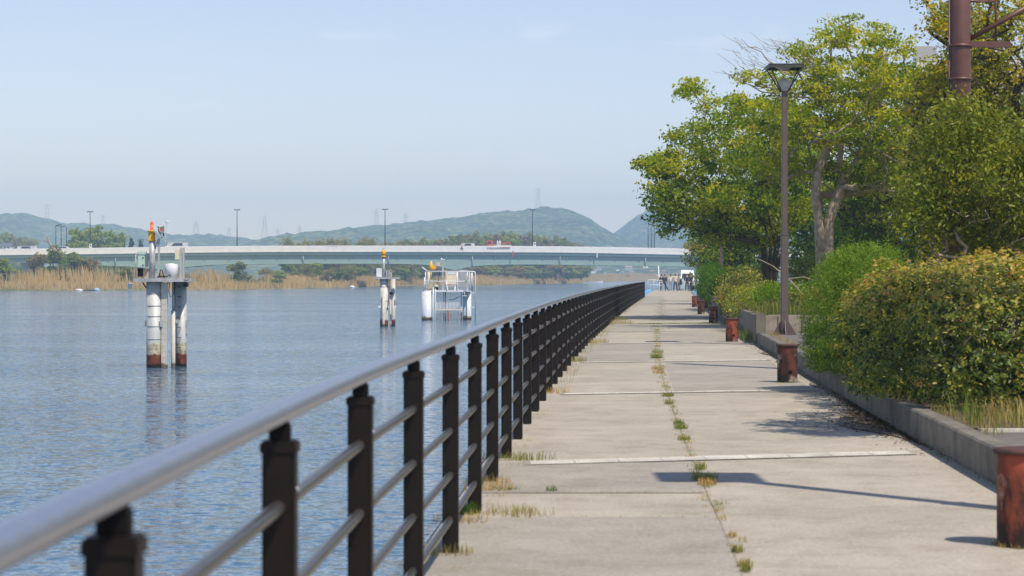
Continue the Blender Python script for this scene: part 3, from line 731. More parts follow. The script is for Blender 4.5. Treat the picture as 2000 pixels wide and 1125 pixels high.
# =================================================================== RAILING
RY0, RY1 = 3.45, 154.6
rl = thing('railing', (railX(3.45), 3.45, 0), 0, 'long dark metal riverside railing with a round silver handrail', 'railing')
ox, oy = railX(3.45), 3.45
Yp = [3.45 + 2 * i for i in range(int((RY1 - RY0) / 2) + 1)]
Yp = [y for y in Yp if y <= RY1 + .1]
def line(z, y0, y1, st=.5): return [(railX(y) - ox, y - oy, z) for y in np.arange(y0, y1 + .01, st)]
MB().tube(line(1.122, .3, RY1, .7), .030, 20).build('handrail', M['rail'], rl)
for z in (.885, .65, .415, .18):
    MB().tube(line(z, .3, RY1, .7), .019, 12).build('lower_rail', M['lowrail'], rl)
pmb = MB(); pmb.box((0, 0, .515), (.083, .083, 1.03), bev=.008); pmb.box((0, 0, 1.035), (.092, .092, .035), bev=.006)
pp = pmb.build('post', M['post'], rl)
nkb = MB(); nkb.box((0, 0, 1.074), (.052, .058, .05), bev=.006); nk = nkb.build('rail_support', M['black'], pp)
bl = MB().lathe([(.009, 0), (.009, .004), (.005, .007)], n=8); 
blo = bl.build('bolt', M['rail'], pp); blo.rotation_euler = (0, R(90), 0); blo.location = (.044, -.02, .93)
for i, y in enumerate(Yp):
    a = math.atan2(railX(y + .3) - railX(y - .3), .6)
    if i == 0: o = pp
    else:
        o = pp.copy(); link(o, rl)
        for ch in (nk, blo): c = ch.copy(); link(c, o)
    o.location = (railX(y) - ox, y - oy, 0); o.rotation_euler = (0, 0, -a)

# =================================================================== BOLLARDS
rusts = [rustmat('rust_red', (.34, .080, .042), (.19, .050, .030), (.030, .020, .017), (.42, .30, .21), pale_amt=.6),
         rustmat('rust_dark', (.14, .042, .028), (.07, .03, .022), (.018, .014, .012), (.42, .40, .34), .9)]
def bollard(Y, off, mi, label, h=.53, r=.14):
    o = thing('bollard', (railX(Y) + off, Y, 0), random.uniform(0, 6), label, 'bollard', 'rusty steel mooring bollards along the path')
    mb = MB(); n = 28; rows = 14; vs = []
    holes = [(3.6, .22)]
    for j in range(rows + 1):
        for i in range(n):
            a = 2 * PI * i / n; z = h * j / rows
            rr = r * (1 + .012 * noise.noise(Vector((math.cos(a) * 3, math.sin(a) * 3, z * 9 + Y))))
            vs.append((rr * math.cos(a), rr * math.sin(a), z))
    mb.add(vs, [(j * n + i, j * n + (i + 1) % n, (j + 1) * n + (i + 1) % n, (j + 1) * n + i) for j in range(rows) for i in range(n)], 0, True)
    mb.build('shaft', rusts[mi], o)
    MB().lathe([(r, h - .03), (r + .018, h - .028), (r + .022, h - .014), (r + .018, h), (r - .02, h + .004), (0.001, h + .004)], n=28, cap=False).build('top_flange', rustmat('flange_rust', (.10, .05, .045), (.07, .04, .037), (.04, .03, .03), pale_amt=.2), o)
    # rust hole with a dark edge, facing the path
    o.rotation_euler = (0, 0, 0)
    ho = MB().lathe([(.001, .0), (.017, 0), (.024, .006), (.03, .003)], n=10, cap=False).build('rust_hole', M['black'], o); ho.rotation_euler = (R(90), 0, R(8)); ho.location = (.02, -r * .995, h * .28)
    return o
bollard(11.75, 3.09, 0, 'nearest bollard, bright red rust, cut by the right edge of the picture')
bollard(29.85, 3.20, 1, 'rusty bollard with pale peeled patches standing against the kerb')
bollard(48.4, 3.18, 0, 'bright red rusty bollard at the end of the low kerb')
bollard(67.9, 3.23, 1, 'dark brown rusty bollard just beyond the bright red one by the kerb end')
bollard(83.6, 3.12, 1, 'brown rusty bollard beside the clipped hedge, second from the far end')
bollard(103, 3.12, 0, 'farthest small bollard, orange rust, nearest the group of people')
o = thing('mooring_post', (8.75 + .12, 99.5, 0), R(10), 'tall reddish brown square post behind the far bollards at the hedge end', 'post')
MB().box((0, 0, .6), (.27, .27, 1.2), bev=.02).build('shaft', rusts[0], o); MB().box((0, 0, 1.22), (.31, .31, .05), bev=.01).build('cap', rusts[0], o)

# =================================================================== PATH LAMPS
def path_lamp(X, Y, zb, label):
    o = thing('street_lamp', (X, Y, zb), 0, label, 'street lamp', 'square-headed brown lamps along the path')
    MB().box((0, 0, 1.05), (.152, .152, 2.1), bev=.01).build('lower_pole', M['brownpole'], o)
    MB().box((0, 0, 3.63), (.12, .12, 3.06), bev=.008).build('upper_pole', M['brownpole'], o)
    MB().box((0, 0, 2.12), (.17, .17, .06), bev=.01).build('collar', M['brownpole'], o)
    for k in range(4):
        a = k * PI / 2 + PI / 4 * 0; c, s = math.cos(a), math.sin(a)
        f = MB(); pr = [(.07, 0), (.26, 0), (.075, .30)]
        f.add([(c * x - s * y, s * x + c * y, z) for y in (-.008, .008) for x, z in pr], [(0, 1, 2), (5, 4, 3), (0, 3, 4, 1), (1, 4, 5, 2), (2, 5, 3, 0)])
        f.build('base_fin', M['brownpole'], o)
    MB().box((0, 0, .012), (.42, .42, .024), bev=.004).build('base_plate', M['brownpole'], o)
    # cup
    mb = MB(); sq = lambda h_, z: [(-h_, -h_, z), (h_, -h_, z), (h_, h_, z), (-h_, h_, z)]
    mb.add(sq(.065, 5.14) + sq(.15, 5.33) + sq(.14, 5.33) + sq(.06, 5.2), [(0, 1, 5, 4), (1, 2, 6, 5), (2, 3, 7, 6), (3, 0, 4, 7), (4, 5, 9, 8), (5, 6, 10, 9), (6, 7, 11, 10), (7, 4, 8, 11), (12, 13, 14, 15), (0, 3, 2, 1)])
    mb.build('lamp_cup', M['frost'], o)
    MB().lathe([(.12, 5.3), (.12, 5.34), (.10, 5.37), (.05, 5.395), (.001, 5.40)], n=20, cap=False).build('lens', M['frost'], o)
    d = MB(); d.box((0, 0, 5.68), (.74, .74, .022), bev=.005)
    for s in (-1, 1): d.box((s * .355, 0, 5.638), (.022, .72, .06)); d.box((0, s * .355, 5.638), (.69, .018, .06))
    d.build('top_plate', plain('lamp_top', (.05, .055, .045), .5), o)
    MB().add(sq(.20, 5.665) + sq(.02, 5.56), [(0, 1, 5, 4), (1, 2, 6, 5), (2, 3, 7, 6), (3, 0, 4, 7), (4, 5, 6, 7)]).build('reflector', M['frost'], o)
    for sx_ in (-1, 1):
        for sy in (-1, 1): MB().tube([(sx_ * .07, sy * .07, 5.13), (sx_ * .345, sy * .345, 5.64)], .013, 6).build('arm', M['dark'], o)
    return o
path_lamp(5.75, 45.6, .236, 'tall brown lamp post with a flat square head beside the kerb end')
path_lamp(3.80, 12.75, .236, 'brown lamp post just outside the right edge casting its shadow on the path')
path_lamp(10.5, 108.5, .56, 'distant brown lamp post half hidden by the overhanging tree')

# =================================================================== STEEL COLUMN
CY = 31.5; CX = px2(1875, CY)
o = thing('steel_column', (CX, CY, .24), 0, 'reddish brown round steel mast rising out of the tall bush', 'mast')
MB().tube([(0, 0, 0), (0, 0, 9)], .152, 24).build('pole', M['pylon'], o)
zz = lambda y: pz(y, CY) - .24
for y in (90, 155): MB().lathe([(.165, -.02), (.175, -.018), (.175, .018), (.165, .02)], (0, 0, zz(y)), n=24).build('clamp', M['pylon'], o)
MB().box((.42, 0, zz(87)), (.62, .09, .085)).build('bracket', M['pylon'], o)
MB().tube([(.14, 0, zz(76)), (1.3, 0, zz(-10))], .042, 6).build('brace', M['pylon'], o)
MB().tube([(.52, 0, zz(86)), (.52, 0, zz(-60))], .018, 6).build('rod', M['pylon'], o)
MB().tube([(.1, 0, zz(3)), (.52, 0, zz(3))], .018, 6).build('rod', M['pylon'], o)
MB().tube([(-.165, -.04, zz(-40)), (-.165, -.04, 1.2)], .014, 6).build('cable', M['pylon'], o)
MB().lathe([(.156, -.04), (.158, .04)], (0, 0, zz(395)), n=24, cap=False).build('blue_band', plain('blue_tape', (.08, .42, .68), .4), o)
ORD = 'first second third fourth fifth sixth seventh eighth ninth tenth eleventh twelfth thirteenth fourteenth fifteenth sixteenth seventeenth eighteenth nineteenth twentieth twenty-first twenty-second twenty-third twenty-fourth twenty-fifth twenty-sixth twenty-seventh'.split()
# =================================================================== PLANTING ON THE RIGHT
M['leaf_green'] = leafmat('fresh_leaf', [(.025, .065, .004), (.09, .18, .008), (.20, .29, .010), (.34, .38, .015), (.48, .47, .03)], .6, .5, .12)
M['leaf_deep'] = leafmat('green_leaf', [(.018, .06, .005), (.06, .16, .008), (.14, .26, .010), (.26, .35, .02)], .6, .45, .12)
M['leaf_bronze'] = leafmat('bronze_leaf', [(.05, .085, .008), (.16, .22, .014), (.32, .34, .018), (.48, .42, .025), (.50, .33, .035)], .55, .4, .2)
M['leaf_photinia'] = leafmat('photinia_leaf', [(.015, .035, .007), (.045, .085, .012), (.12, .18, .02), (.27, .30, .03), (.46, .38, .07), (.56, .37, .12), (.50, .12, .05)], .42, .28, .4)
M['leaf_olive'] = leafmat('olive_leaf', [(.022, .045, .006), (.08, .115, .012), (.16, .215, .016), (.28, .31, .025), (.45, .42, .06)], .45, .34, .3)
M['leaf_soft'] = leafmat('soft_leaf', [(.035, .09, .010), (.08, .17, .015), (.16, .27, .03), (.26, .36, .05)], .6, .4, .2)
M['leaf_yellow'] = leafmat('yellow_leaf', [(.07, .12, .018), (.18, .21, .025), (.33, .30, .04), (.45, .34, .06)], .5, .35)

# --- the big forked tree
def mk(px_, py, Y): return (px2(px_, Y), Y, pz(py, Y))
TA = thing('tree', (px2(1612, 60), 60, .56), 0, 'tall forked tree with grey trunk and airy yellow-green crown behind the lamp', 'tree')
def rel(pts, o): 
    b = np.array(o.location); return [tuple(np.array(p_) - b) for p_ in pts]
def blobs_px(L_, Y):
    """(px, py, rx, ry, dY, depth) in picture units at distance Y -> metres"""
    s = Y / F; return [((px2(a, Y)), Y + dy, pz(b, Y), rx * s, dr, ry * s) for a, b, rx, ry, dy, dr in L_]
def shift(B, o): return [(b[0] - o.location.x, b[1] - o.location.y, b[2] - o.location.z) + tuple(b[3:]) for b in B]
BA = blobs_px([(1640, 60, 42, 30, 0, .8), (1590, 105, 55, 38, .3, 1.0), (1700, 95, 70, 45, -.3, 1.1), (1490, 150, 70, 20, 0, .8), (1560, 165, 60, 35, .5, 1), (1650, 160, 90, 55, 0, 1.6), (1750, 170, 70, 60, .6, 1.5),
               (1520, 240, 70, 32, -.5, 1.2), (1610, 250, 80, 45, -.8, 1.5), (1710, 260, 90, 50, .5, 1.8), (1760, 330, 50, 60, .8, 1.4), (1560, 320, 60, 30, 1.2, 1.2), (1500, 330, 60, 36, 1.2, 1.2), (1700, 350, 60, 40, 1.0, 1.2), (1640, 330, 50, 22, 1.6, 1.0)], 60)
BA = [b[:4] + (b[4] * 2.0,) + b[5:] for b in BA]
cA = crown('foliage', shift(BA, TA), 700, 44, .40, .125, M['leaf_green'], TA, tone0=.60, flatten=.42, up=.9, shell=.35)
st = [[mk(1600, 440, 60), mk(1592, 385, 59.8), mk(1598, 330, 59.8), mk(1625, 270, 59.9), mk(1650, 200, 60), mk(1640, 120, 60)],
      [mk(1618, 430, 60.1), mk(1645, 365, 60.2), mk(1672, 310, 60.4), mk(1700, 230, 60.4), mk(1730, 160, 60.5)],
      [mk(1598, 430, 60.1), mk(1600, 380, 60.8), mk(1570, 250, 60.5), mk(1540, 210, 60)]]
grow((0, 0, 0), cA, .24, M['bark'], TA, stems=[rel(s_, TA) for s_ in st], n=8, expo=1.75)
# bare twigs at the upper left of the crown
mb = MB()
for _ in range(70):
    a = mk(random.uniform(1440, 1600), random.uniform(85, 165), 60 + random.uniform(-.6, .6)); a = rel([a], TA)[0]
    ln = random.uniform(.35, .9); dx = random.uniform(-1, -.2); dz = random.uniform(.0, .6); p_ = Vector(a)
    pts = [p_]; 
    for k in range(4): p_ = p_ + Vector((dx * ln / 4 + random.uniform(-.04, .04), random.uniform(-.05, .05), dz * ln / 4 + random.uniform(-.03, .05))); pts.append(p_)
    mb.tube(pts, [.008, .007, .006, .004, .003], 4)
for (a, b, c, d) in ((1620, 210, 1430, 150), (1600, 170, 1445, 80), (1610, 150, 1560, 80), (1600, 230, 1420, 145)):
    P0 = np.array(mk(a, b, 60)); P1 = np.array(mk(c, d, 60)); pts = [P0 + (P1 - P0) * u + rng.normal(size=3) * .06 for u in np.linspace(0, 1, 9)]
    mb.tube(rel(pts, TA), list(np.linspace(.035, .008, 9)), 5)
mb.build('bare_twigs', M['bark'], TA)

# --- the wide multi-stemmed tree over the path
TB = thing('tree', (px2(1500, 74), 74, .56), 0, 'broad multi-stemmed green tree overhanging the path', 'tree')
BB = blobs_px([(1340, 175, 28, 14, 0, .8), (1385, 200, 28, 18, .4, .8), (1400, 245, 50, 28, .6, 1.2), (1460, 215, 55, 35, .4, 1.5), (1525, 240, 55, 45, 0, 1.6), (1350, 265, 42, 26, 0, 1.0), (1430, 300, 85, 40, 0, 1.8), (1530, 320, 70, 50, .4, 2),
               (1285, 320, 36, 24, 0, .9), (1330, 330, 55, 32, .3, 1.4), (1290, 375, 40, 26, -.3, 1.2), (1370, 385, 70, 38, -.3, 1.8), (1450, 390, 70, 45, .5, 2), (1540, 400, 50, 50, 1, 1.6), (1305, 415, 38, 22, .2, 1.2), (1370, 435, 45, 24, .4, 1.2), (1296, 450, 14, 20, 0, .6), (1430, 450, 60, 30, .8, 1.5), (1500, 450, 60, 40, 1.6, 1.2)], 74)
BB = [b[:4] + (b[4] * 2.4,) + b[5:] for b in BB]
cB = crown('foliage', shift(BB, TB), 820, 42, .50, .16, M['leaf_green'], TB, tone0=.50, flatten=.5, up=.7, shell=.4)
st = [[mk(1505, 480, 74), mk(1490, 430, 74), mk(1450, 370, 74), mk(1400, 310, 74), mk(1370, 240, 74)], [mk(1515, 480, 74.2), mk(1500, 420, 74.2), mk(1480, 350, 74.3), mk(1450, 270, 74)],
      [mk(1490, 480, 73.8), mk(1450, 430, 73.6), mk(1380, 390, 73.6), mk(1310, 350, 73.8)], [mk(1530, 480, 74.3), mk(1540, 420, 74.4), mk(1530, 340, 74.5), mk(1530, 260, 74.2)], [mk(1520, 470, 74.5), mk(1560, 430, 75), mk(1570, 360, 75)]]
grow((0, 0, 0), cB, .15, M['bark_dark'], TB, stems=[rel(s_, TB) for s_ in st], n=7, expo=1.9)

# --- smaller and background trees
def simple_tree(name, X, Y, zb, top, rad, label, mat, nc, per, size, tone, bark='bark_dark', cr_=.6, stemz=.35, group=None, asym=0, low=.25, seed_blobs=7, flatten=.55):
    o = thing(name, (X, Y, zb), 0, label, 'tree', group)
    B = []
    for k in range(seed_blobs):
        a = random.uniform(0, 2 * PI); rr = rad * random.uniform(.1, .6); z = top * random.uniform(low + .12, .84)
        rb = rad * random.uniform(.38, .6) * (1.15 - .5 * abs(z / top - .5))
        B.append((rr * math.cos(a) + asym * z / top, rr * math.sin(a), z, rb, rb, rb * .6))
    B.append((asym, 0, top * .88, rad * .4, rad * .4, top * .12)); B.append((0, 0, top * .5, rad * .6, rad * .6, top * .22))
    P = crown('foliage', B, nc, per, cr_, size, mat, o, tone0=tone, flatten=flatten, up=.7)
    grow((0, 0, 0), P, max(.05, top * .028), M[bark], o, stems=[[(asym * .1, 0, top * .18), (asym * .3, .05, top * stemz)]], n=6)
    return o
simple_tree('tree', px2(1375, 128) + .2, 128, .56, 3.9, 2.1, 'small yellow-green tree leaning over the far end of the path', M['leaf_yellow'], 150, 50, .17, .5, cr_=.45, low=.2)
simple_tree('tree', px2(1740, 82), 84, .56, 9.6, 3.8, 'dense green tree behind the forked tree, filling below its crown', M['leaf_green'], 360, 44, .19, .40, cr_=.6, low=.05)
simple_tree('tree', px2(1600, 100), 102, .56, 7.4, 4.2, 'dark green tree low in the background between the two big trees', M['leaf_deep'], 300, 44, .22, .42, cr_=.7, low=.02)
simple_tree('tree', px2(1440, 112), 114, .56, 6.2, 3.2, 'green tree standing behind the broad multi-stemmed tree', M['leaf_green'], 220, 44, .22, .35, cr_=.7, low=.02)
simple_tree('tree', px2(1862, 52), 52, .24, 8.6, 1.9, 'bronze orange-leaved tree directly behind the brown steel mast', M['leaf_bronze'], 520, 48, .12, .52, cr_=.42, low=.3)
simple_tree('tree', px2(1990, 50), 50, .24, 8.6, 2.6, 'bronze green tree at the top right corner of the picture', M['leaf_bronze'], 480, 46, .12, .45, cr_=.45, low=.1)
simple_tree('tree', px2(1960, 68), 68, .56, 6.8, 3.6, 'dark green tree behind the mast bracket at the right edge', M['leaf_deep'], 260, 44, .17, .4, cr_=.55, low=.02)
simple_tree('tree', px2(1810, 64), 64, .56, 7.6, 2.4, 'yellow-green tree between the forked tree and the brown mast', M['leaf_green'], 240, 44, .15, .66, cr_=.5, low=.1)

o = thing('tree', (6.9, 17.6, .25), 0, 'tree just outside the right edge, its branch shading the path by the big hedge', 'tree')
Bo = [(5.05 - 6.9, .3, 4.8, .5, .8, .45), (4.85 - 6.9, 1.3, 4.7, .4, .5, .35)]
Po = crown('foliage', Bo, 60, 40, .3, .11, M['leaf_green'], o, tone0=.5)
grow((0, 0, 0), Po, .12, M['bark'], o, stems=[[(-.05, 0, 2), (-.3, .1, 4.2)]], n=7)
# --- tall bronze-olive bush round the mast
def shrub(name, X, Y, zb, label, B, mat, nleaf, size, tone, cat='bush', shell=.75, stems=True, stemcol='bark', up=.5, bias=None, aspect=.5, kind='ellip', clus=26, cr_=.13, droop=.0, zclip=None, flat=.8):
    o = thing(name, (X, Y, zb), 0, label, cat)
    nc = nleaf // clus
    P = blob_points(B, nc, shell); P = P[P[:, 2] > .04]
    ct = rng.normal(tone, .14, len(P)); k = np.repeat(np.arange(len(P)), clus)
    off = rng.normal(size=(len(k), 3)) * cr_ * .55; off[:, 2] *= flat
    C = P[k] + off
    C = C[C[:, 2] > .02] if zclip is None else C
    k = k[:len(C)]
    t_ = ct[k] + rng.normal(0, .13, len(C))
    if bias is not None: t_ = t_ + bias(C)
    leaf_mesh('foliage', C, size, t_, mat, o, up=up, aspect=aspect, droop=droop)
    if stems:
        sel = P[rng.choice(len(P), min(len(P), 130), replace=False)]
        grow((0, 0, 0), sel * .82, .05, M[stemcol], o, n=5, rmin=.006, wob=.2)
    return o
def blobs_m(L_, o): return [(a - o[0], b - o[1], c - o[2], d, e, f) for a, b, c, d, e, f in L_]
Yb = 30.5; s_ = Yb / F; o0 = (px2(1880, Yb), Yb, .24)
Lb = [(px2(a, Yb), Yb + dy, pz(b, Yb), rx * s_, dr, ry * s_) for a, b, rx, ry, dy, dr in
      ((1880, 255, 75, 55, .1, .7), (1960, 290, 75, 60, 0, .8), (1835, 300, 55, 55, 0, .7), (1900, 350, 90, 60, -.1, .9), (1800, 380, 50, 60, .1, .7), (2010, 380, 80, 80, 0, .9), (1790, 440, 55, 50, .1, .7), (1860, 430, 70, 55, .2, .7), (1960, 450, 90, 45, .4, .6), (2060, 300, 60, 70, 0, .8), (1870, 210, 30, 22, .1, .4), (1920, 225, 40, 25, 0, .4))]
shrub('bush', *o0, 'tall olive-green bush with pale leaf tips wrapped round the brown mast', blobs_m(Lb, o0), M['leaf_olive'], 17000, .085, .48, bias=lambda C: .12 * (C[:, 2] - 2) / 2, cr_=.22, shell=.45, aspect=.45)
# --- soft bright green bush
o0 = (5.0, 28.3, .24)
Ls = [(4.38, 27.4, .98, .70, .8, .88), (4.62, 27.5, 1.25, .48, .8, .66), (4.85, 27.8, .7, .5, .8, .6), (4.12, 27.2, .62, .45, .8, .5), (4.42, 27.5, 1.42, .5, .6, .45), (4.18, 27.0, .40, .45, .8, .35)]
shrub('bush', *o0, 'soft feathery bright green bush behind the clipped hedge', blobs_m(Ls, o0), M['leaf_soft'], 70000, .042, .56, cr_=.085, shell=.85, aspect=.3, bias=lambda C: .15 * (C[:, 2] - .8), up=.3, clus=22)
# --- photinia hedges
def hedge(label, Bs, o0, nleaf, size, tone, red=.0, cat='hedge'):
    o = thing('hedge', o0, 0, label, cat)
    # many clumps on a bulging shell
    P = []
    B = np.array(blobs_m(Bs, o0)); area = B[:, 3] * B[:, 5]; area = area / area.sum()
    nc = nleaf // 9
    k = rng.choice(len(B), nc, p=area); d = rng.normal(size=(nc, 3)); d /= np.linalg.norm(d, axis=1)[:, None]
    q = np.sign(d) * np.abs(d) ** .72
    r = 1 - np.abs(rng.normal(0, .09, nc)); r[rng.random(nc) < .25] *= rng.uniform(.6, .95)
    P = B[k, :3] + q * B[k, 3:6] * r[:, None]
    bump = np.array([noise.noise(Vector((a * 2.3, b * 2.3, c * 2.3))) for a, b, c in P]); P += d * (bump * .16)[:, None]
    depth = r
    ok = P[:, 2] > .05; P, d, depth = P[ok], d[ok], depth[ok]
    kk = np.repeat(np.arange(len(P)), 9)
    C = P[kk] + rng.normal(size=(len(kk), 3)) * .028 + d[kk] * rng.uniform(-.01, .05, len(kk))[:, None]
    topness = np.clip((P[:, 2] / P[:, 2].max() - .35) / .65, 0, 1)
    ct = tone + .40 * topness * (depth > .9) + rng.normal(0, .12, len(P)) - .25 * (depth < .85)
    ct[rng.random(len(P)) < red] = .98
    t_ = ct[kk] + rng.normal(0, .08, len(kk))
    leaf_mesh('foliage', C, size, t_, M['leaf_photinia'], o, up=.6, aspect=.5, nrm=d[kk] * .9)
    sel = P[rng.choice(len(P), 120, replace=False)] * np.array([.9, .9, .9])
    grow((0, 0, 0), sel, .045, M['bark_dark'], o, n=5, rmin=.006, wob=.15)
    return o
hedge('big clipped hedge with coppery new leaf tips nearest on the right',
      [(4.68, 20.6, .86, 1.05, 1.45, .78), (6.0, 20.6, .98, 1.2, 1.6, .80), (4.08, 21.7, .84, .74, 1.2, .74), (5.2, 22.2, .98, .9, 1.0, .72), (7.2, 20.8, 1.0, 1.2, 1.5, .8)], (5.2, 20.8, .25), 80000, .056, .33, .004)
hedge('darker reddish brown hedge between the big clipped hedge and the soft green bush',
      [(4.42, 25.0, .76, .60, 1.5, .66), (4.9, 25.6, .88, .8, 1.5, .68), (4.25, 23.8, .72, .50, .9, .6), (5.7, 25.6, .9, .8, 1.4, .7)], (4.9, 25.2, .25), 40000, .050, .22, .006)
# --- shrubs on the raised bed
def bed_shrub(X, Y, rx, ry, h, mat, tone, label, n_=5200, size=.07, cat='shrub', zb=.56, **kw):
    o0 = (X, Y, zb); nb = []
    for k in range(5): nb.append((random.uniform(-.45, .45) * rx, random.uniform(-.45, .45) * ry, h * random.uniform(.35, .62), rx * random.uniform(.45, .65), ry * random.uniform(.45, .65), h * .38))
    return shrub('shrub', X, Y, zb, label, nb, mat, n_, size, tone, cat=cat, shell=.6, cr_=.16, up=.6, clus=20, **kw)
bed_shrub(kerbX(57) + .75, 57, 1.1, 4.2, 1.45, M['leaf_olive'], .60, 'olive shrub with yellow tips at the bed edge behind the red bollard', 13000, zb=.08)
bed_shrub(kerbX(52) + .9, 51.3, 1.0, 1.7, .75, M['leaf_deep'], .62, 'low bright green shrub above the planter corner', 6500)
bed_shrub(6.9, 49.6, 1.1, 1.5, .8, M['leaf_yellow'], .35, 'yellow-green shrub directly behind the lamp post', 7000)
bed_shrub(8.3, 50.5, 1.2, 1.7, 1.0, M['leaf_olive'], .55, 'tangled olive shrub between the lamp post and the soft green bush', 7000)
bed_shrub(kerbX(66) + .62, 66, .95, 4.2, 1.65, M['leaf_photinia'], .42, 'copper-tipped clipped shrub beside the middle bollards', 13000, .08, zb=.02)
bed_shrub(kerbX(77) + .5, 77, .9, 4.6, 1.75, M['leaf_deep'], .35, 'dark green clipped shrub beside the brown bollard', 11000, .09, zb=.02)
bed_shrub(kerbX(92) + .45, 92, 1.0, 8, 2.1, M['leaf_deep'], .3, 'dark clipped shrub at the far end of the bollard row', 12000, .10, zb=.02)
bed_shrub(kerbX(64) + 2.9, 64, 1.8, 3.2, 1.7, M['leaf_olive'], .45, 'taller olive shrub in the middle of the planting bed', 8000, .09)
bed_shrub(9.6, 58, 1.8, 2.4, 1.7, M['leaf_deep'], .5, 'green shrub under the forked tree trunk', 8000, .08)
bed_shrub(11.2, 66, 2.4, 2.4, 2.6, M['leaf_deep'], .35, 'big dark shrub right of the forked tree trunk', 8000, .11)
bed_shrub(kerbX(112) + 1.5, 112, 1.6, 6, 1.7, M['leaf_olive'], .4, 'distant rounded shrub below the yellow-green tree', 5000, .13)
bed_shrub(kerbX(140) + 1.8, 140, 1.8, 10, 2.0, M['leaf_deep'], .35, 'farthest green shrub beside the path near the people', 5000, .15)
for k in range(5):
    Yk = 175 + 14 * k
    bed_shrub(kerbX(Yk) + 3 + random.uniform(0, 2), Yk, 2.4, 5, 2.6, M['leaf_deep'], .35, f'leafy shrub closing the far right of the path, {ORD[k]} from the near end', 3500, .2)['group'] = 'shrubs at the path end'
# leaning dead branches in the bed
o = thing('fallen_branch', (px2(1600, 50), 50, .8), 0, 'pale bare branch leaning across the shrubs beside the lamp post', 'branch')
b0 = np.array(o.location)
pts = [np.array(mk(a, b, 49.4)) - b0 for a, b in ((1480, 505), (1510, 520), (1540, 545), (1565, 572), (1590, 592))]
MB().tube(pts, [.008, .014, .018, .02, .024], 6).build('limb', M['bark'], o)
MB().tube([pts[2], pts[2] + np.array([.35, 0, .05]), pts[2] + np.array([.8, .1, -.1])], [.014, .01, .006], 5).build('twig', M['bark'], o)

# --- weeds, grass and litter (uncounted)
M['grass'] = leafmat('weed_grass', [(.05, .11, .015), (.12, .19, .03), (.24, .24, .07), (.40, .30, .12), (.46, .28, .10)], .7, .3, .2)
def blades(name, spots, label):
    """spots: (x,y,z,spread,height,count,tone)"""
    V = []; T = []
    for x, y, z, sp, h, c, t_ in spots:
        for _ in range(c):
            a = random.uniform(0, 2 * PI); r_ = sp * math.sqrt(random.random()); bx_, by_ = x + r_ * math.cos(a), y + r_ * math.sin(a)
            hh = h * random.uniform(.4, 1.1); a2 = random.uniform(0, 2 * PI); ln = hh * random.uniform(.1, .8); wd = .0016 + hh * .010
            dx, dy = math.cos(a2), math.sin(a2); px_, py_ = -dy * wd, dx * wd
            V.append([(bx_ - px_, by_ - py_, z), (bx_ + px_, by_ + py_, z), (bx_ + dx * ln * .35 + px_ * .7, by_ + dy * ln * .35 + py_ * .7, z + hh * .6), (bx_ + dx * ln * .35 - px_ * .7, by_ + dy * ln * .35 - py_ * .7, z + hh * .6), (bx_ + dx * ln, by_ + dy * ln, z + hh * random.uniform(.7, 1))]); T.append(t_ + random.gauss(0, .12))
    V = np.array(V); n = len(V)
    me = bpy.data.meshes.new(name); me.vertices.add(n * 5); me.vertices.foreach_set('co', V.reshape(-1))
    idx = np.arange(n)[:, None] * 5; tri = np.concatenate([idx + [0, 1, 2], idx + [0, 2, 3], idx + [3, 2, 4]], 1).reshape(-1).astype(np.int32)
    me.loops.add(n * 9); me.loops.foreach_set('vertex_index', tri); me.polygons.add(n * 3); me.polygons.foreach_set('loop_start', np.arange(0, n * 9, 3, dtype=np.int32))
    me.attributes.new('tone', 'FLOAT', 'FACE'); me.materials.append(M['grass']); me.update(calc_edges=True)
    me.attributes['tone'].data.foreach_set('value', np.repeat(np.clip(T, 0, 1), 3).astype(np.float32))
    return tag(link(bpy.data.objects.new(name, me)), label, 'weeds', kind='stuff')
sp = []
def gp(px_, py): Y = F * EYE / (py - HZ); return px2(px_, Y), Y
for px_, py, s_r, h, c, t_ in ((1376, 938, .10, .05, 90, .5), (1380, 948, .07, .04, 60, .85), (1368, 918, .05, .05, 40, .4), (1330, 838, .07, .05, 60, .4), (1336, 860, .06, .04, 50, .6), (1326, 830, .06, .05, 40, .2), (1303, 775, .08, .06, 60, .45), (1308, 790, .06, .05, 40, .5),
                             (1286, 730, .10, .06, 50, .8), (1284, 722, .12, .06, 60, .7), (1283, 700, .12, .08, 80, .35), (1284, 690, .12, .07, 60, .35), (1430, 1050, .03, .03, 25, .8), (1440, 1080, .035, .04, 40, .55), (1455, 1108, .04, .04, 40, .6), (1458, 1118, .03, .04, 30, .4)):
    x, y = gp(px_, py); sp.append((x, y, .006, s_r, h * 1.4, c * 2, t_)); sp.append((x, y + s_r * 1.4, .006, s_r * .7, h, c // 2, t_ + .15)); sp.append((x, y - s_r * 1.3, .006, s_r * .6, h * .7, c // 2, t_ - .1))
for Y in np.arange(55, 135, 1.3):
    if random.random() < .7: sp.append((railX(Y) + 1.5 + random.uniform(-.08, .08), Y, .008, .2, .07, 24, .35 + random.uniform(-.1, .3)))
for Y in np.arange(8, 60, .09):
    dn = noise.noise(Vector((Y * .9, 2, 0))) + .15
    if random.random() < max(.18, dn * 1.6): sp.append((railX(Y) + 1.5 + random.gauss(0, .014 + .03 * max(0, dn)), Y, .006, .03 + Y * .001, .02 + .03 * random.random(), 14, random.uniform(.3, .9)))
blades('joint_weeds', sp, 'green and yellow weeds growing in the long joint down the path')
sp = []
x, y = gp(908, 1003); sp.append((x, y, 0, .10, .09, 260, .05))
x, y = gp(985, 957); sp.append((x, y, 0, .12, .03, 120, .1)); x, y = gp(1077, 960); sp.append((x, y, .005, .05, .05, 40, .1))
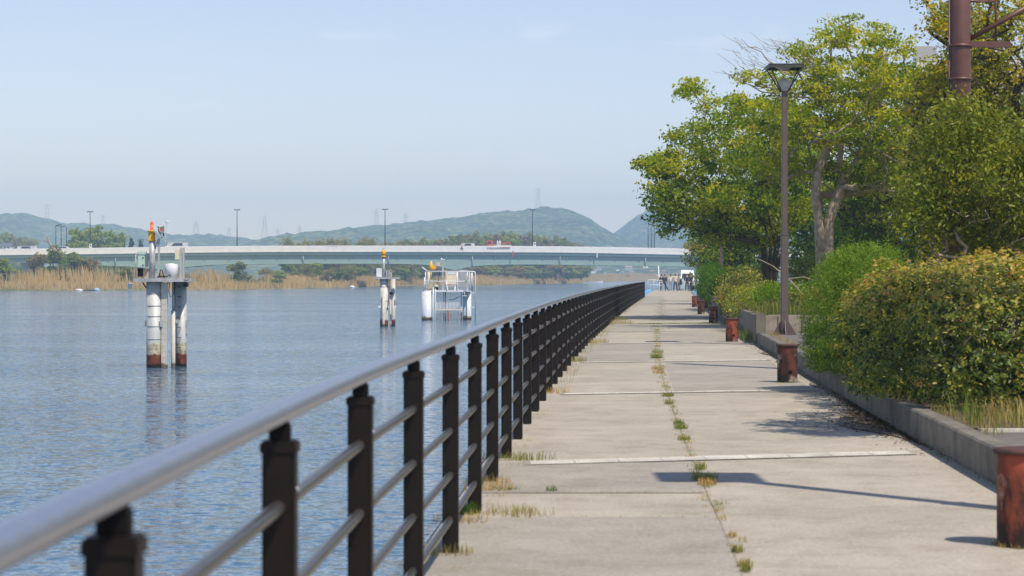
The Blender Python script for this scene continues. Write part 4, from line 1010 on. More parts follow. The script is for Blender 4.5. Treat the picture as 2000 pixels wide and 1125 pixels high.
for px_, py, c, t_ in ((948, 945, 60, .85), (955, 957, 70, .8), (990, 898, 70, .5), (1040, 898, 60, .4), (1000, 1005, 60, .55), (1030, 1008, 30, .6), (870, 1083, 60, .6), (900, 1020, 60, .7), (1070, 768, 80, .85), (1108, 706, 120, .5), (1150, 670, 160, .6), (1190, 625, 220, .35), (1200, 632, 150, .6)):
    x, y = gp(px_, py); sp.append((x, y, .002, .06 + y * .008, .05 + y * .002, c * 2, t_))
for Y in np.arange(30, 154, .9):
    if random.random() < .45: sp.append((railX(Y) + random.uniform(.02, .15), Y, .002, .18, .05 + random.uniform(0, .10), 22, random.uniform(.3, .9)))
for Y in np.arange(6, 34, .6):
    if random.random() < .3: sp.append((railX(Y) + random.uniform(.04, .1), Y, .002, .07, .04, 12, random.uniform(.5, .9)))
for Yj in (13.1, 14.6):
    for _ in range(10): xx = railX(Yj) + random.uniform(0, 1.5) ** 1; sp.append((xx, Yj, .008, .02, .012, 5, random.uniform(.4, .8)))
for _ in range(150): xx = random.uniform(.9, 3.3); sp.append((railX(66.5) + xx, 66.3 + random.uniform(-.1, .25) * xx, .006, .12, .03, 14, random.uniform(.05, .35)))
blades('railing_weeds', sp, 'tufts of grass and dry weeds at the foot of the railing')
sp = []
for Y in np.arange(12.5, 46, .25):
    sp.append((kerbX(Y) - .04, Y, 0, .05, .05, 6, random.uniform(.2, .7)))
    if random.random() < .35: sp.append((kerbX(Y) + .22, Y, .25, .1, .1, 22, random.uniform(.3, .9)))
for Y in (17.2, 17.6, 18, 18.4, 18.8): 
    for x in np.arange(kerbX(Y) + .3, 5.6, .18): sp.append((x, Y + random.uniform(-.1, .2), .25, .14, .16 + .12 * random.random(), 26, random.uniform(.15, .75)))
for _ in range(16):
    Y = random.uniform(22.3, 25.2); sp.append((kerbX(Y) + .12 + random.uniform(0, .2), Y, .25, .1, .38, 34, random.uniform(.05, .5)))
for _ in range(50):
    Y = random.uniform(47.3, 50); sp.append((kerbX(Y) + .25 + random.uniform(0, 2.8), Y, .58, .22, .42, 40, random.uniform(.1, .5)))
for _ in range(20):
    Y = random.uniform(48, 70); sp.append((kerbX(Y) - .02 - random.uniform(0, .15), Y, 0, .15, .3, 40, random.uniform(.0, .4)))
for Yb_, ob_ in ((29.85, 3.20), (48.4, 3.18), (67.9, 3.23), (83.6, 3.12), (11.75, 3.09)):
    for _ in range(14): a_ = random.uniform(0, 6.3); sp.append((railX(Yb_) + ob_ + .15 * math.cos(a_), Yb_ + .15 * math.sin(a_), 0, .03, .035, 9, random.uniform(.2, .8)))
blades('kerb_grass', sp, 'rough grass sprouting along the kerb and planter')
n_ = 2600; C = np.empty((n_, 3)); 
for i in range(n_):
    u = random.random()
    if u < .75: Y = random.gauss(22.0, 1.9); off = random.expovariate(1 / .13) * (1.4 if 20 < Y < 23.5 else .6)
    elif u < .9: Y = random.uniform(24, 45); off = abs(random.gauss(0, .14))
    else: Y = random.uniform(47, 100); off = abs(random.gauss(0, .5))
    C[i] = (kerbX(Y) - .03 - off, Y, .012 + random.random() * .012)
lm = leafmat('dead_leaf', [(.02, .014, .010), (.05, .03, .018), (.09, .05, .028), (.15, .09, .05)], .8, .1, .1)
tag(leaf_mesh('leaf_litter', C, .034, rng.uniform(0, 1, n_), lm, None, up=3, aspect=.6), 'dark dead leaves gathered along the foot of the kerb', 'leaf litter', kind='stuff')

# =================================================================== FAR VEGETATION
def far_mesh(kind, seed_):
    """one crown+trunk pair of unit-ish size (10 m tall)"""
    random.seed(seed_); B = []
    if kind == 'bamboo':
        for k in range(9): B.append((random.uniform(-3, 3), random.uniform(-2, 2), random.uniform(4, 8.6), 1.5, 1.4, 1.6))
        for k in range(4): B.append((random.uniform(-3, 3), random.uniform(-2, 2), random.uniform(1.5, 4), 1.8, 1.8, 1.6))
    elif kind == 'pine':
        for k in range(8): z = 3 + k * .85; B.append((random.uniform(-.5, .5), random.uniform(-.5, .5), z, 2.6 - .24 * k, 2.4 - .24 * k, .55))
    else:
        for k in range(11): a = random.uniform(0, 6.3); r_ = random.uniform(.5, 3.2); B.append((r_ * math.cos(a), r_ * math.sin(a), random.uniform(2.2, 8.0), 1.9, 1.9, 1.35))
        B.append((0, 0, 8.3, 2, 2, 1.3))
    return B
FARM = {'tree': leafmat('far_tree_leaf', [(.06, .10, .02), (.14, .19, .035), (.24, .27, .06), (.34, .34, .09)], .7, .3, .1),
        'bright': leafmat('far_bright_leaf', [(.09, .16, .02), (.18, .28, .035), (.28, .36, .06), (.38, .42, .09)], .7, .3, .1),
        'brown': leafmat('far_brown_leaf', [(.11, .09, .045), (.21, .17, .08), (.31, .24, .11), (.34, .30, .11)], .8, .3, .1),
        'bamboo': leafmat('far_bamboo_leaf', [(.10, .13, .03), (.20, .21, .05), (.31, .29, .08), (.40, .35, .13)], .7, .3, .1),
        'pine': leafmat('far_pine_leaf', [(.012, .025, .012), (.022, .04, .018), (.04, .06, .024)], .8, .2, .1)}
protos = {}
def far_tree(px_, Y, top_py, wpx, kind, label, group=None, zb=.3, name='tree', cat='tree', variant=0):
    key = (kind, variant); zt_ = pz(top_py, Y); h = (zt_ - zb); wd = wpx / F * Y
    if key not in protos:
        B = far_mesh('bamboo' if kind == 'bamboo' else ('pine' if kind == 'pine' else 'tree'), 31 + variant * 7 + len(kind))
        o = thing(name, (0, 0, 0))
        P = crown('foliage', B, 190, 30, .95, .55 if kind != 'bamboo' else .7, FARM[kind], o, tone0=.5, flatten=.6 if kind != 'bamboo' else 1.3, up=.6, aspect=.6 if kind != 'bamboo' else .25, droop=0)
        grow((0, 0, 0), P[:60], .2, M['bark_dark'], o, n=5, rmin=.04)
        protos[key] = o
    else: o = copy_tree(protos[key])
    o.name = name
    o.location = (px2(px_, Y), Y, zb); o.scale = (wd / 7.6, wd / 7.6, h / (9.6 if kind == 'bamboo' else 8.6)); o.rotation_euler = (0, 0, random.uniform(0, 6.3))
    for k_ in ('label', 'category', 'group'):
        if k_ in o: del o[k_]
    return tag(o, label, cat, group)
random.seed(11)
G1 = 'green trees beyond the bridge'
for k, (p_, t_, w_) in enumerate(((150, 456, 56), (188, 449, 66), (216, 460, 50))):
    far_tree(p_, 540 + 4 * k, t_, w_, 'bright', ['rounded green tree left of the leftmost twin-head bridge lamp', 'tallest rounded green tree behind the leftmost twin-head bridge lamp', 'rounded green tree just right of the leftmost twin-head bridge lamp'][k], 'rounded trees behind the left of the bridge', variant=k % 2)
for k, (p_, t_, w_) in enumerate(((238, 467, 30), (256, 473, 26), (276, 476, 30), (300, 479, 26))):
    far_tree(p_, 560, t_, w_, 'pine', f'dark pointed tree beyond the left part of the bridge, {ORD[k]} from the left', 'dark trees behind the left of the bridge', variant=k % 2)
for k, p_ in enumerate(range(575, 800, 18)):
    far_tree(p_, 545 + (k % 3) * 10, 471 + random.uniform(-2, 4) + (3 if p_ > 750 else 0), 62, 'bamboo', f'feathery yellow-green bamboo clump beyond the bridge, {ORD[k]} from the left', 'bamboo beyond the bridge', name='bamboo', cat='bamboo', variant=k % 3)
prof_t = _pchip([(780, 474), (850, 477), (888, 470), (905, 464), (950, 467), (1000, 463), (1040, 469), (1080, 472), (1118, 478), (1145, 490)])
kk = ['tree', 'brown', 'tree', 'bright', 'brown', 'tree']
for k, p_ in enumerate(range(795, 1140, 17)):
    far_tree(p_, 640 + (k % 4) * 12 + (p_ - 800) * .25, prof_t(p_) + random.uniform(-2, 2), 52, 'bright' if 990 < p_ < 1010 else kk[k % 6], f'{["olive", "brownish", "olive", "bright green", "brownish", "olive"][k % 6]} tree in the belt behind the bridge, {ORD[k]} from the left', 'tree belt behind the bridge', variant=k % 3)
for k, p_ in enumerate(list(range(800, 1145, 26))):
    far_tree(p_, 625 + (p_ - 800) * .25, 523 + random.uniform(-4, 4), 42, ('bright', 'tree', 'brown')[k % 3], f'low bush under the bridge right of the pier, {ORD[k]} from the left', 'bushes under the bridge', name='bush', cat='bush', variant=k % 3, zb=.2)
for k, p_ in enumerate(range(520, 800, 20)):
    far_tree(p_, 455 + (k % 3) * 8 if p_ < 690 else 540, 519 + random.uniform(-3, 7) + (8 if p_ < 600 else 0), 34, ('bamboo', 'bright', 'bamboo', 'tree')[k % 4], f'low bush behind the reeds below the bridge girder, {ORD[k]} right of the lone dark tree', 'bushes behind the reeds', name='bush', cat='bush', variant=k % 3, zb=.2)
for p_, Y_, t_, w_, kd, lb in ((5, 372, 510, 44, 'bright', 'round bright green bush at the left edge above the reeds'), (75, 392, 500, 46, 'brown', 'brownish bush left of the shrub mound on the far bank'), (105, 390, 491, 50, 'bright', 'green climber-covered bush forming the top of the mound'),
                            (140, 392, 499, 56, 'tree', 'green bush right of the mound top on the far bank'), (172, 394, 508, 44, 'brown', 'low brown-green bush at the right end of the mound'), (248, 380, 523, 34, 'tree', 'dark green bush beside the large grey river beacon'),
                            (468, 400, 515, 42, 'tree', 'lone dark tree under the bridge right of the large beacon'), (120, 382, 520, 40, 'tree', 'dark bush low in the reeds below the mound'), (40, 388, 528, 34, 'tree', 'small dark bush in the reeds near the left edge'), (540, 410, 537, 36, 'bright', 'low green bush in the reeds right of the lone tree'),
                            (560, 500, 505, 30, 'bright', 'pale bush under the middle of the bridge')):
    far_tree(p_, Y_, t_, w_, kd, lb, None, name='bush', cat='bush', variant=(p_ // 7) % 2, zb=.1)
for k in range(7):
    far_tree(-20 + k * 14, 900, 463 + abs(k - 2) * 3, 40, ('bright', 'brown')[k % 2], f'pale tree on the knoll beyond the left end of the bridge, {ORD[k]} from the left', 'trees on the knoll', variant=k % 3)
for k in range(26):
    p_ = 1150 + k * 9
    far_tree(p_, 1345 + k * 2, 538 + random.uniform(-2, 2), 22, ('tree', 'bright', 'brown')[k % 3], f'small tree below the distant village, {ORD[k]} from the left', 'trees below the village', variant=k % 3, name='tree')
# bare climber-clad snag
o = thing('bare_tree', (px2(103, 388), 388, 1.5), 0, 'bare twisted tree poking above the bridge parapet from the mound', 'tree')
b0 = np.array(o.location); mkk = lambda a, b: np.array(mk(a, b, 388)) - b0
mb = MB(); mb.tube([mkk(112, 505), mkk(108, 490), mkk(98, 478), mkk(94, 470), mkk(96, 462)], [.5, .4, .22, .12, .05], 7); mb.tube([mkk(96, 474), mkk(85, 468), mkk(78, 458)], [.14, .08, .03], 5); mb.tube([mkk(95, 472), mkk(90, 463), mkk(93, 460)], [.1, .06, .03], 5); mb.tube([mkk(108, 488), mkk(116, 478), mkk(118, 468)], [.14, .07, .03], 5)
mb.build('trunk', M['bark'], o)
crown('foliage', [tuple(mkk(108, 488)) + (1.0, .8, 1.2), tuple(mkk(112, 497)) + (1.4, 1, 1.0)], 26, 26, .5, .3, FARM['tree'], o)

# distant houses
def house(px_, py, Y, wpx, roofcol, wallcol, label, hpx=None):
    if Y > 1000:
        ff_ = _pchip(foot_pts)
        Y = min((FOOT[0] - FOOT[1] + FOOT[1] * u_ for u_ in np.linspace(.05, .98, 60)), key=lambda y_: abs(pz(py, y_) - max(0, pz(ff_(px_), FOOT[0])) * math.sin((y_ - FOOT[0] + FOOT[1]) / FOOT[1] * PI / 2) ** 1.15))
    wd = wpx / F * Y; h = (hpx or wpx * .55) / F * Y; zb = pz(py, Y)
    o = thing('house', (px2(px_, Y), Y, zb), random.uniform(-.4, .4), label, 'house', 'houses of the distant village')
    MB().box((0, 0, h * .3 - 2), (wd, wd * .8, h * .6 + 4)).build('wall', plain('house_wall', wallcol, .8), o)
    a = wd * .56; b = wd * .46; z0 = h * .6; z1 = h
    MB().add([(-a, -b, z0), (a, -b, z0), (a, b, z0), (-a, b, z0), (-a * .8, 0, z1), (a * .8, 0, z1)], [(0, 1, 5, 4), (1, 2, 5), (2, 3, 4, 5), (3, 0, 4), (3, 2, 1, 0)]).build('roof', plain('house_roof', roofcol, .8), o)
    mb = MB(); [mb.box((x * wd, -wd * .4 - .02, h * .3), (wd * .16, .05, h * .22)) for x in (-.28, .05, .32)]; mb.build('window', M['glass'], o)
red = (.42, .16, .11); gr = (.25, .26, .28); wh = (.75, .74, .72); be = (.66, .58, .45); pk = (.55, .30, .24)
for i, a in enumerate(((1160, 531, 10, red, wh), (1170, 527, 8, gr, wh), (1228, 526, 13, pk, wh), (1215, 534, 7, gr, wh), (1233, 534, 9, gr, be), (1261, 526, 10, be, be), (1274, 533, 10, red, wh), (1267, 541, 9, gr, wh), (1193, 539, 7, pk, be), (1182, 535, 6, gr, wh), (1248, 538, 7, red, wh), (1295, 532, 8, red, be), (1206, 528, 6, red, wh))):
    wht = {id(red): 'red', id(gr): 'grey', id(pk): 'pink', id(be): 'beige'}[id(a[3])]
    xt = ['leftmost', 'second from the left', 'largest, in the middle of the village', 'small, left below the largest', 'just under the largest', 'below the bridge drain pipe', 'just left of the people heads', 'lowest, by the far reeds', 'low, near the reeds left of centre', 'small, between the left pair and the centre', 'low between the drain pipe and the centre', 'farthest right, above the people', 'high, left of the largest'][i]
    house(a[0], a[1], 2050 - i * 8, a[2], a[3], a[4], f'{wht} roofed distant house, {xt}')
house(12, 488, 760, 24, (.12, .13, .16), (.6, .6, .58), 'dark roofed house seen above the bridge at the left edge')

# lattice pylons on the hills
def pylon(px_, top, base, Y, label, wb=6.5, r_=.11):
    o = thing('power_pylon', (px2(px_, Y), Y, pz(base, Y)), R(12), label, 'pylon'); h = pz(top, Y) - pz(base, Y); mb = MB()
    hw = lambda u: wb / 2 * (1 - u) ** 1.2 + .7
    N_ = 8
    for sx_ in (-1, 1):
        for sy in (-1, 1): mb.tube([(sx_ * hw(u), sy * hw(u), u * h) for u in np.linspace(0, 1, N_ + 1)], r_, 4)
    for i in range(N_):
        a, b = i / N_, (i + 1) / N_
        for s in (-1, 1):
            mb.tube([(-hw(a), s * hw(a), a * h), (hw(b), s * hw(b), b * h)], r_ * .6, 3); mb.tube([(hw(a), s * hw(a), a * h), (-hw(b), s * hw(b), b * h)], r_ * .6, 3)
    mb.build('lattice', M['steel'], o)
    for u in (.72, .84, .95): MB().tube([(-4.2, 0, u * h), (0, 0, u * h + .8), (4.2, 0, u * h)], r_, 4).build('crossarm', M['steel'], o)
for a in ((92, 399, 462, 1900, 'tallest lattice pylon on the left hillside'), (201, 421, 440, 2500, 'tiny lattice pylon on the ridge right of the tallest one', 4), (383, 431, 462, 2300, 'lattice pylon standing right of the large river beacon'), (447, 445, 468, 2500, 'faint lattice pylon left of the second bridge lamp', 4),
          (517, 421, 480, 2100, 'lattice pylon at the low gap between the left and centre hills'), (543, 447, 480, 2500, 'small lattice pylon just right of the one in the gap', 4), (585, 441, 466, 2450, 'faint lattice pylon at the left foot of the centre hill', 4), (735, 409, 450, 2350, 'lattice pylon on the slope beside the third bridge lamp', 5), (792, 417, 445, 2450, 'faint lattice pylon on the slope right of the third bridge lamp', 4), (1051, 367, 415, 2250, 'lattice pylon on top of the highest hill', 5)):
    pylon(*a[:5], wb=a[5] if len(a) > 5 else 6.5)
o = thing('radio_mast', (px2(324, 620), 620, .4), 0, 'slim grey lattice radio mast beyond the bridge behind the large beacon', 'mast'); h = pz(431, 620) - .4; mb = MB()
for k in range(3): a = k * 2.1; mb.tube([(.5 * math.cos(a), .5 * math.sin(a), 0), (.22 * math.cos(a), .22 * math.sin(a), h)], .05, 4)
for i in range(16): 
    z = h * i / 16; q = .5 - .28 * i / 16; mb.tube([(q, 0, z), (-q * .5, q * .87, z + h / 16), (-q * .5, -q * .87, z)], .03, 3)
mb.build('lattice', M['steel'], o); MB().lathe([(.3, 0), (.35, .2), (.2, .45)], (.5, 0, h - .5), n=10).build('antenna', M['white'], o)
# =================================================================== RIVER BEACONS
GALV = zband('galvanised_pile', (.50, .52, .51), [(WATER + .62, (.48, .43, .31)), (WATER + .34, (.22, .06, .025)), (WATER + .08, (.03, .02, .015))], .55, .15)
WPIPE = zband('pale_pipe', (.55, .52, .46), [(WATER + .10, (.16, .12, .08))], .6)
BST = zband('pile_b', (.56, .56, .51), [(WATER + .30, (.20, .05, .022)), (WATER + .05, (.03, .02, .015))], .6)
WST = zband('white_pile', (.64, .68, .74), [(WATER + .22, (.34, .31, .22)), (WATER + .13, (.07, .055, .035))], .5)
SLAT = zband('slat_paint', (.62, .63, .64), [(WATER + .42, (.20, .10, .07)), (WATER + .05, (.05, .03, .02))], .6, wob=.25)
class Loc:
    """picture measurements of one structure turned into metres at its own distance"""
    def __init__(s, Y, cx): s.Y = Y; s.cx = cx; s.k = Y / F
    def u(s, px_): return (px_ - s.cx) * s.k
    def z(s, py): return pz(py, s.Y)
def beacon_a():
    Y = 56.1; l = Loc(Y, 320); u, z, k = l.u, l.z, l.k
    o = thing('river_beacon', (px2(320, Y), Y, 0), 0, 'largest grey river beacon on rusty piles with yellow and orange lantern', 'beacon')
    zp = z(547)
    MB().tube([(u(301.5), 0, -2.2), (u(301.5), 0, zp - .04)], .207, 28).build('pile', GALV, o)
    for y in (573, 597, 617.5, 637, 662): MB().lathe([(.208, -.012), (.216, -.01), (.216, .01), (.208, .012)], (u(301.5), 0, z(y)), n=28).build('pile_band', M['steel'], o)
    MB().tube([(u(346), .75, -2.2), (u(346), .75, zp - .04)], .135, 24).build('pile', GALV, o)
    MB().tube([(u(333), 1.0, -2.2), (u(333), 1.0, zp - .04)], .10, 16).build('pile', GALV, o)
    mb = MB(); mb.box((u(322), -.12, (z(552) - 2.0) / 2), (11 * k, .02, z(552) + 2.0)); mb.box((u(317.3), -.05, (z(552) - 2.0) / 2), (.018, .14, z(552) + 2.0)); mb.box((u(326.8), -.05, (z(552) - 2.0) / 2), (.018, .14, z(552) + 2.0))
    mb.build('channel_beam', WPIPE, o)
    mb = MB()
    for i in range(13): mb.lathe([(.012, 0), (.012, .003)], (0, 0, 0), n=6)
    mb.v = []; mb.f = []; mb.m = []; mb.sm = []
    for i in range(14):
        for s in (-.03, .03): mb.box((u(322) + s, -.132, z(560 + 11.5 * i)), (.014, .004, .014))
    mb.build('bolt_row', M['dark'], o)
    MB().tube([(u(336), .2, -2), (u(336), .2, z(607))], .055, 14).build('cable_pipe', WPIPE, o)
    MB().tube([(u(336), .2, z(607)), (u(336), .2, z(552))], .032, 10).build('cable_pipe', M['steel'], o)
    MB().tube([(u(330), .1, z(552)), (u(329), .05, z(570)), (u(333), .02, z(580)), (u(339), .05, z(574)), (u(340), .1, z(552))], .012, 6).build('hanging_cable', M['black'], o)
    for (a, y, dy) in ((284, 632, -.02), (317, 632, -.14), (330, 632, 0), (357, 632, .7), (357, 647, .7)):
        mb = MB(); mb.box((u(a), dy, z(y)), (.07, .05, .16)); [mb.box((u(a) - .05, dy, z(y) + q), (.05, .04, .02)) for q in (-.05, 0, .05)]; mb.build('clamp', M['steel'], o)
    mb = MB(); mb.box((u(329), .2, z(628)), (.5, .05, .09)); mb.build('cross_tie', M['steel'], o)
    mb = MB()
    for i in range(9): mb.tube([(u(341), .45, z(560 + 20 * i)), (u(346), .45, z(560 + 20 * i)), (u(346), .6, z(560 + 20 * i))], .011, 5)
    mb.build('ladder_rungs', M['dark'], o)
    # platform
    out = [(u(264), -.28), (u(275), -.30), (u(300), -.36), (u(335), -.36), (u(361), -.28), (u(373), .1), (u(373), .5), (u(350), 1.0), (u(310), 1.1), (u(270), .7), (u(264), .2)]
    t_ = 5.2 * k / 2 * 1.3
    n_ = len(out); vs = [(x, y, zp - t_) for x, y in out] + [(x, y, zp + t_) for x, y in out]
    MB().add(vs, [tuple(range(n_))[::-1], tuple(range(n_, 2 * n_))] + [(i, (i + 1) % n_, n_ + (i + 1) % n_, n_ + i) for i in range(n_)]).build('platform', M['steel'], o)
    mb = MB(); mb.tube([(u(280), -.1, z(552)), (u(286), -.05, z(562))], .02, 5); mb.box((u(357), .7, z(556)), (.06, .3, .12)); mb.build('platform_bracket', M['dark'], o)
    zt0 = zp + t_
    MB().tube([(u(297.3), 0, zt0), (u(297.3), 0, z(470))], .078, 20).build('mast', M['steel'], o)
    mb = MB()
    for s in (-1, 1): mb.add([(u(297.3) + s * .07, -.01, zt0), (u(297.3) + s * .19, -.01, zt0), (u(297.3) + s * .075, -.01, zt0 + .22), (u(297.3) + s * .07, .01, zt0), (u(297.3) + s * .19, .01, zt0), (u(297.3) + s * .075, .01, zt0 + .22)], [(0, 1, 2), (5, 4, 3), (1, 4, 5, 2)])
    mb.build('gusset', M['steel'], o)
    lan = MB().lathe([(.11, 0), (.11, .015), (.088, .02), (.088, .23), (.105, .235), (.105, .26), (.05, .27)], (u(296.5), 0, z(470)), n=20).build('lantern', M['yellow'], o)
    MB().lathe([(.045, .27), (.045, .29), (.04, .29), (.04, .46), (.03, .49), (.01, .505)], (u(296.5), 0, z(470)), n=16).build('lens', M['orange'], lan)
    MB().box((u(309), -.05, z(457)), (.27, .30, .03), ry=R(45)).build('solar_panel', M['frost'], o)
    MB().box((u(308.6), -.05, z(458.6)), (.25, .26, .02), ry=R(45)).build('solar_frame', M['cream'], o)
    MB().box((u(310), .03, (z(466) + zt0) / 2), (.05, .05, z(466) - zt0)).build('panel_pole', M['steel'], o)
    MB().tube([(u(303), 0, z(486)), (u(309), .02, z(467))], .018, 6).build('brace', M['steel'], o)
    # round projector on a bracket
    hd = MB(); prj = [(.075, -.05), (.075, .05), (.062, .05), (.058, .03), (.001, .03)]
    hd.lathe(prj, n=18, cap=False); ho = hd.build('projector', M['frost'], o); ho.location = (u(317.3), -.1, z(448.5)); ho.rotation_euler = (R(80), 0, R(8))
    pc = MB().lathe([(.001, .031), (.05, .034), (.056, .032)], n=18, cap=False).build('projector_face', plain('dull_red', (.30, .10, .07), .4), ho)
    mb = MB(); mb.tube([(u(309.5), -.05, z(444)), (u(310.5), -.06, z(452)), (u(315), -.05, z(457))], .014, 5); mb.box((u(309.5), -.05, z(443.5)), (.05, .04, .02)); mb.box((u(320), -.05, z(442.5)), (.03, .04, .03)); mb.box((u(320), -.04, z(458)), (.03, .03, .09)); mb.build('projector_bracket', M['dark'], o)
    MB().box((u(277), 0, z(507.5)), (14 * k, .22, 29 * k), bev=.008).build('control_box', M['green_box'], o)
    MB().box((u(277.6), 0, z(494.5)), (15.5 * k, .25, 5.5 * k), bev=.004).build('box_lid', M['green_box'], o)
    MB().box((u(286.5), .04, z(508)), (4 * k, .14, 26 * k)).build('box_side', plain('slate_plate', (.12, .17, .19), .5), o)
    mb = MB(); [mb.box((u(281), -.12, z(y)), (.04, .02, .015)) for y in (503, 517.5)]; mb.build('box_latch', M['dark'], o)
    MB().tube([(u(266), -.05, zt0), (u(266), -.05, z(497))], .02, 6).build('rail_post', M['steel'], o)
    mb = MB(); mb.box((u(274), .02, z(532)), (.12, .16, .22)); mb.build('battery', M['black'], o)
    MB().box((u(285), -.02, z(531)), (.05, .1, .2), ry=R(25)).build('stay', plain('brown_plate', (.25, .13, .08), .7), o)
    MB().lathe([(.17, 0), (.172, .36), (.165, .37), (.09, .375), (.09, .385)], (u(334), .05, zt0), n=28).build('water_tank', M['white'], o)
    mb = MB(); mb.tube([(u(308), -.1, zt0 + .03), (u(318), -.2, zt0 + .05), (u(328), -.22, zt0 + .04), (u(334), -.2, zt0 + .1), (u(335), -.18, zt0 + .04)], .014, 6); mb.tube([(u(312), -.1, zt0 + .02), (u(314), -.05, zt0 + .22), (u(317), 0, zt0 + .2), (u(320), 0, zt0 + .02)], .013, 6); mb.build('hose', M['black'], o)
    MB().box((u(346.5), 0, z(497)), (8.5 * k, .1, 20 * k), bev=.004).build('cream_box', M['cream'], o)
    mb = MB(); mb.box((u(353), .05, (z(484) + zt0) / 2), (3.6 * k, .08, z(484) - zt0)); mb.box((u(358), .05, (z(484) + zt0) / 2), (3.4 * k, .1, z(484) - zt0)); mb.build('stand_post', M['frost'], o)
    MB().tube([(u(362), -.2, z(546)), (u(367), -.25, z(548)), (u(371), -.2, z(546))], .01, 5).build('hook', M['dark'], o)
def beacon_b():
    Y = 102.9; l = Loc(Y, 755); u, z, k = l.u, l.z, l.k
    o = thing('river_beacon', (px2(755, Y), Y, 0), 0, 'slim middle river beacon with white box and yellow lantern on a mast', 'beacon')
    MB().tube([(u(750), 0, -2.2), (u(750), 0, z(545))], 8 * k, 24).build('pile', BST, o)
    MB().tube([(u(766.5), .7, -2.2), (u(766.5), .7, z(545))], 4.2 * k, 18).build('pile', BST, o)
    MB().tube([(u(749.5), -.22, -2), (u(749.5), -.22, z(577))], 2.5 * k, 12).build('cable_pipe', WPIPE, o)
    MB().tube([(u(762.5), .2, -2), (u(762.5), .2, z(577))], 1.6 * k, 10).build('cable_pipe', WPIPE, o)
    MB().box((u(756), 0, z(543.2)), (50 * k, .66, 3.8 * k)).build('platform', M['steel'], o)
    MB().lathe([(.19, -.3), (.22, 0)], (u(750), 0, z(546)), n=20).build('collar', M['steel'], o)
    for y in (560, 588): MB().lathe([(8 * k + .004, -.02), (8 * k + .012, 0), (8 * k + .004, .02)], (u(750), 0, z(y)), n=24).build('pile_band', M['steel'], o)
    for a in (742, 757, 771): MB().box((u(a), -.1, z(599)), (6 * k, .12, 4 * k)).build('clamp', M['white'], o)
    for y in (586, 591): MB().box((u(771.5), .6, z(y)), (.08, .08, .06)).build('clamp', M['steel'], o)
    MB().lathe([(.001, -.03), (.085, -.03), (.085, .03), (.001, .03)], n=16, cap=False).build('float_gauge', M['dark'], o).matrix_local = Matrix.Translation((u(764), .1, z(573))) @ Matrix.Rotation(R(90), 4, 'X')
    MB().tube([(u(760), .1, z(546)), (u(760), -.1, z(580)), (u(757), -.2, z(606))], .015, 5).build('hanging_cable', M['black'], o)
    MB().tube([(u(749.2), 0, z(541)), (u(749.2), 0, z(501))], 2.9 * k, 14).build('mast', M['steel'], o)
    la = MB().lathe([(.13, 0), (.13, .03), (.085, .04), (.085, .09), (.115, .1), (.115, .26), (.09, .3), (.06, .34)], (u(749), 0, z(502)), n=16).build('lantern', M['yellow'], o)
    mb = MB(); [mb.tube([(u(749) + x, 0, z(488)), (u(749) + x, 0, z(482.5))], .012, 5) for x in (-.07, 0, .07)]; mb.build('bird_spikes', M['steel'], la)
    MB().box((u(740.5), 0, z(532.5)), (10.4 * k, .3, 17 * k), bev=.01).build('instrument_box', M['white'], o)
    mb = MB(); [mb.box((u(a), .1, z(533)), (2.6 * k, .06, 15 * k)) for a in (755, 759.5)]; mb.box((u(757), .1, z(526.3)), (14 * k, .06, 1.6 * k)); mb.build('stand', M['steel'], o)
    MB().box((u(763.6), .1, z(536)), (3.4 * k, .08, 9 * k)).build('bracket', M['frost'], o)
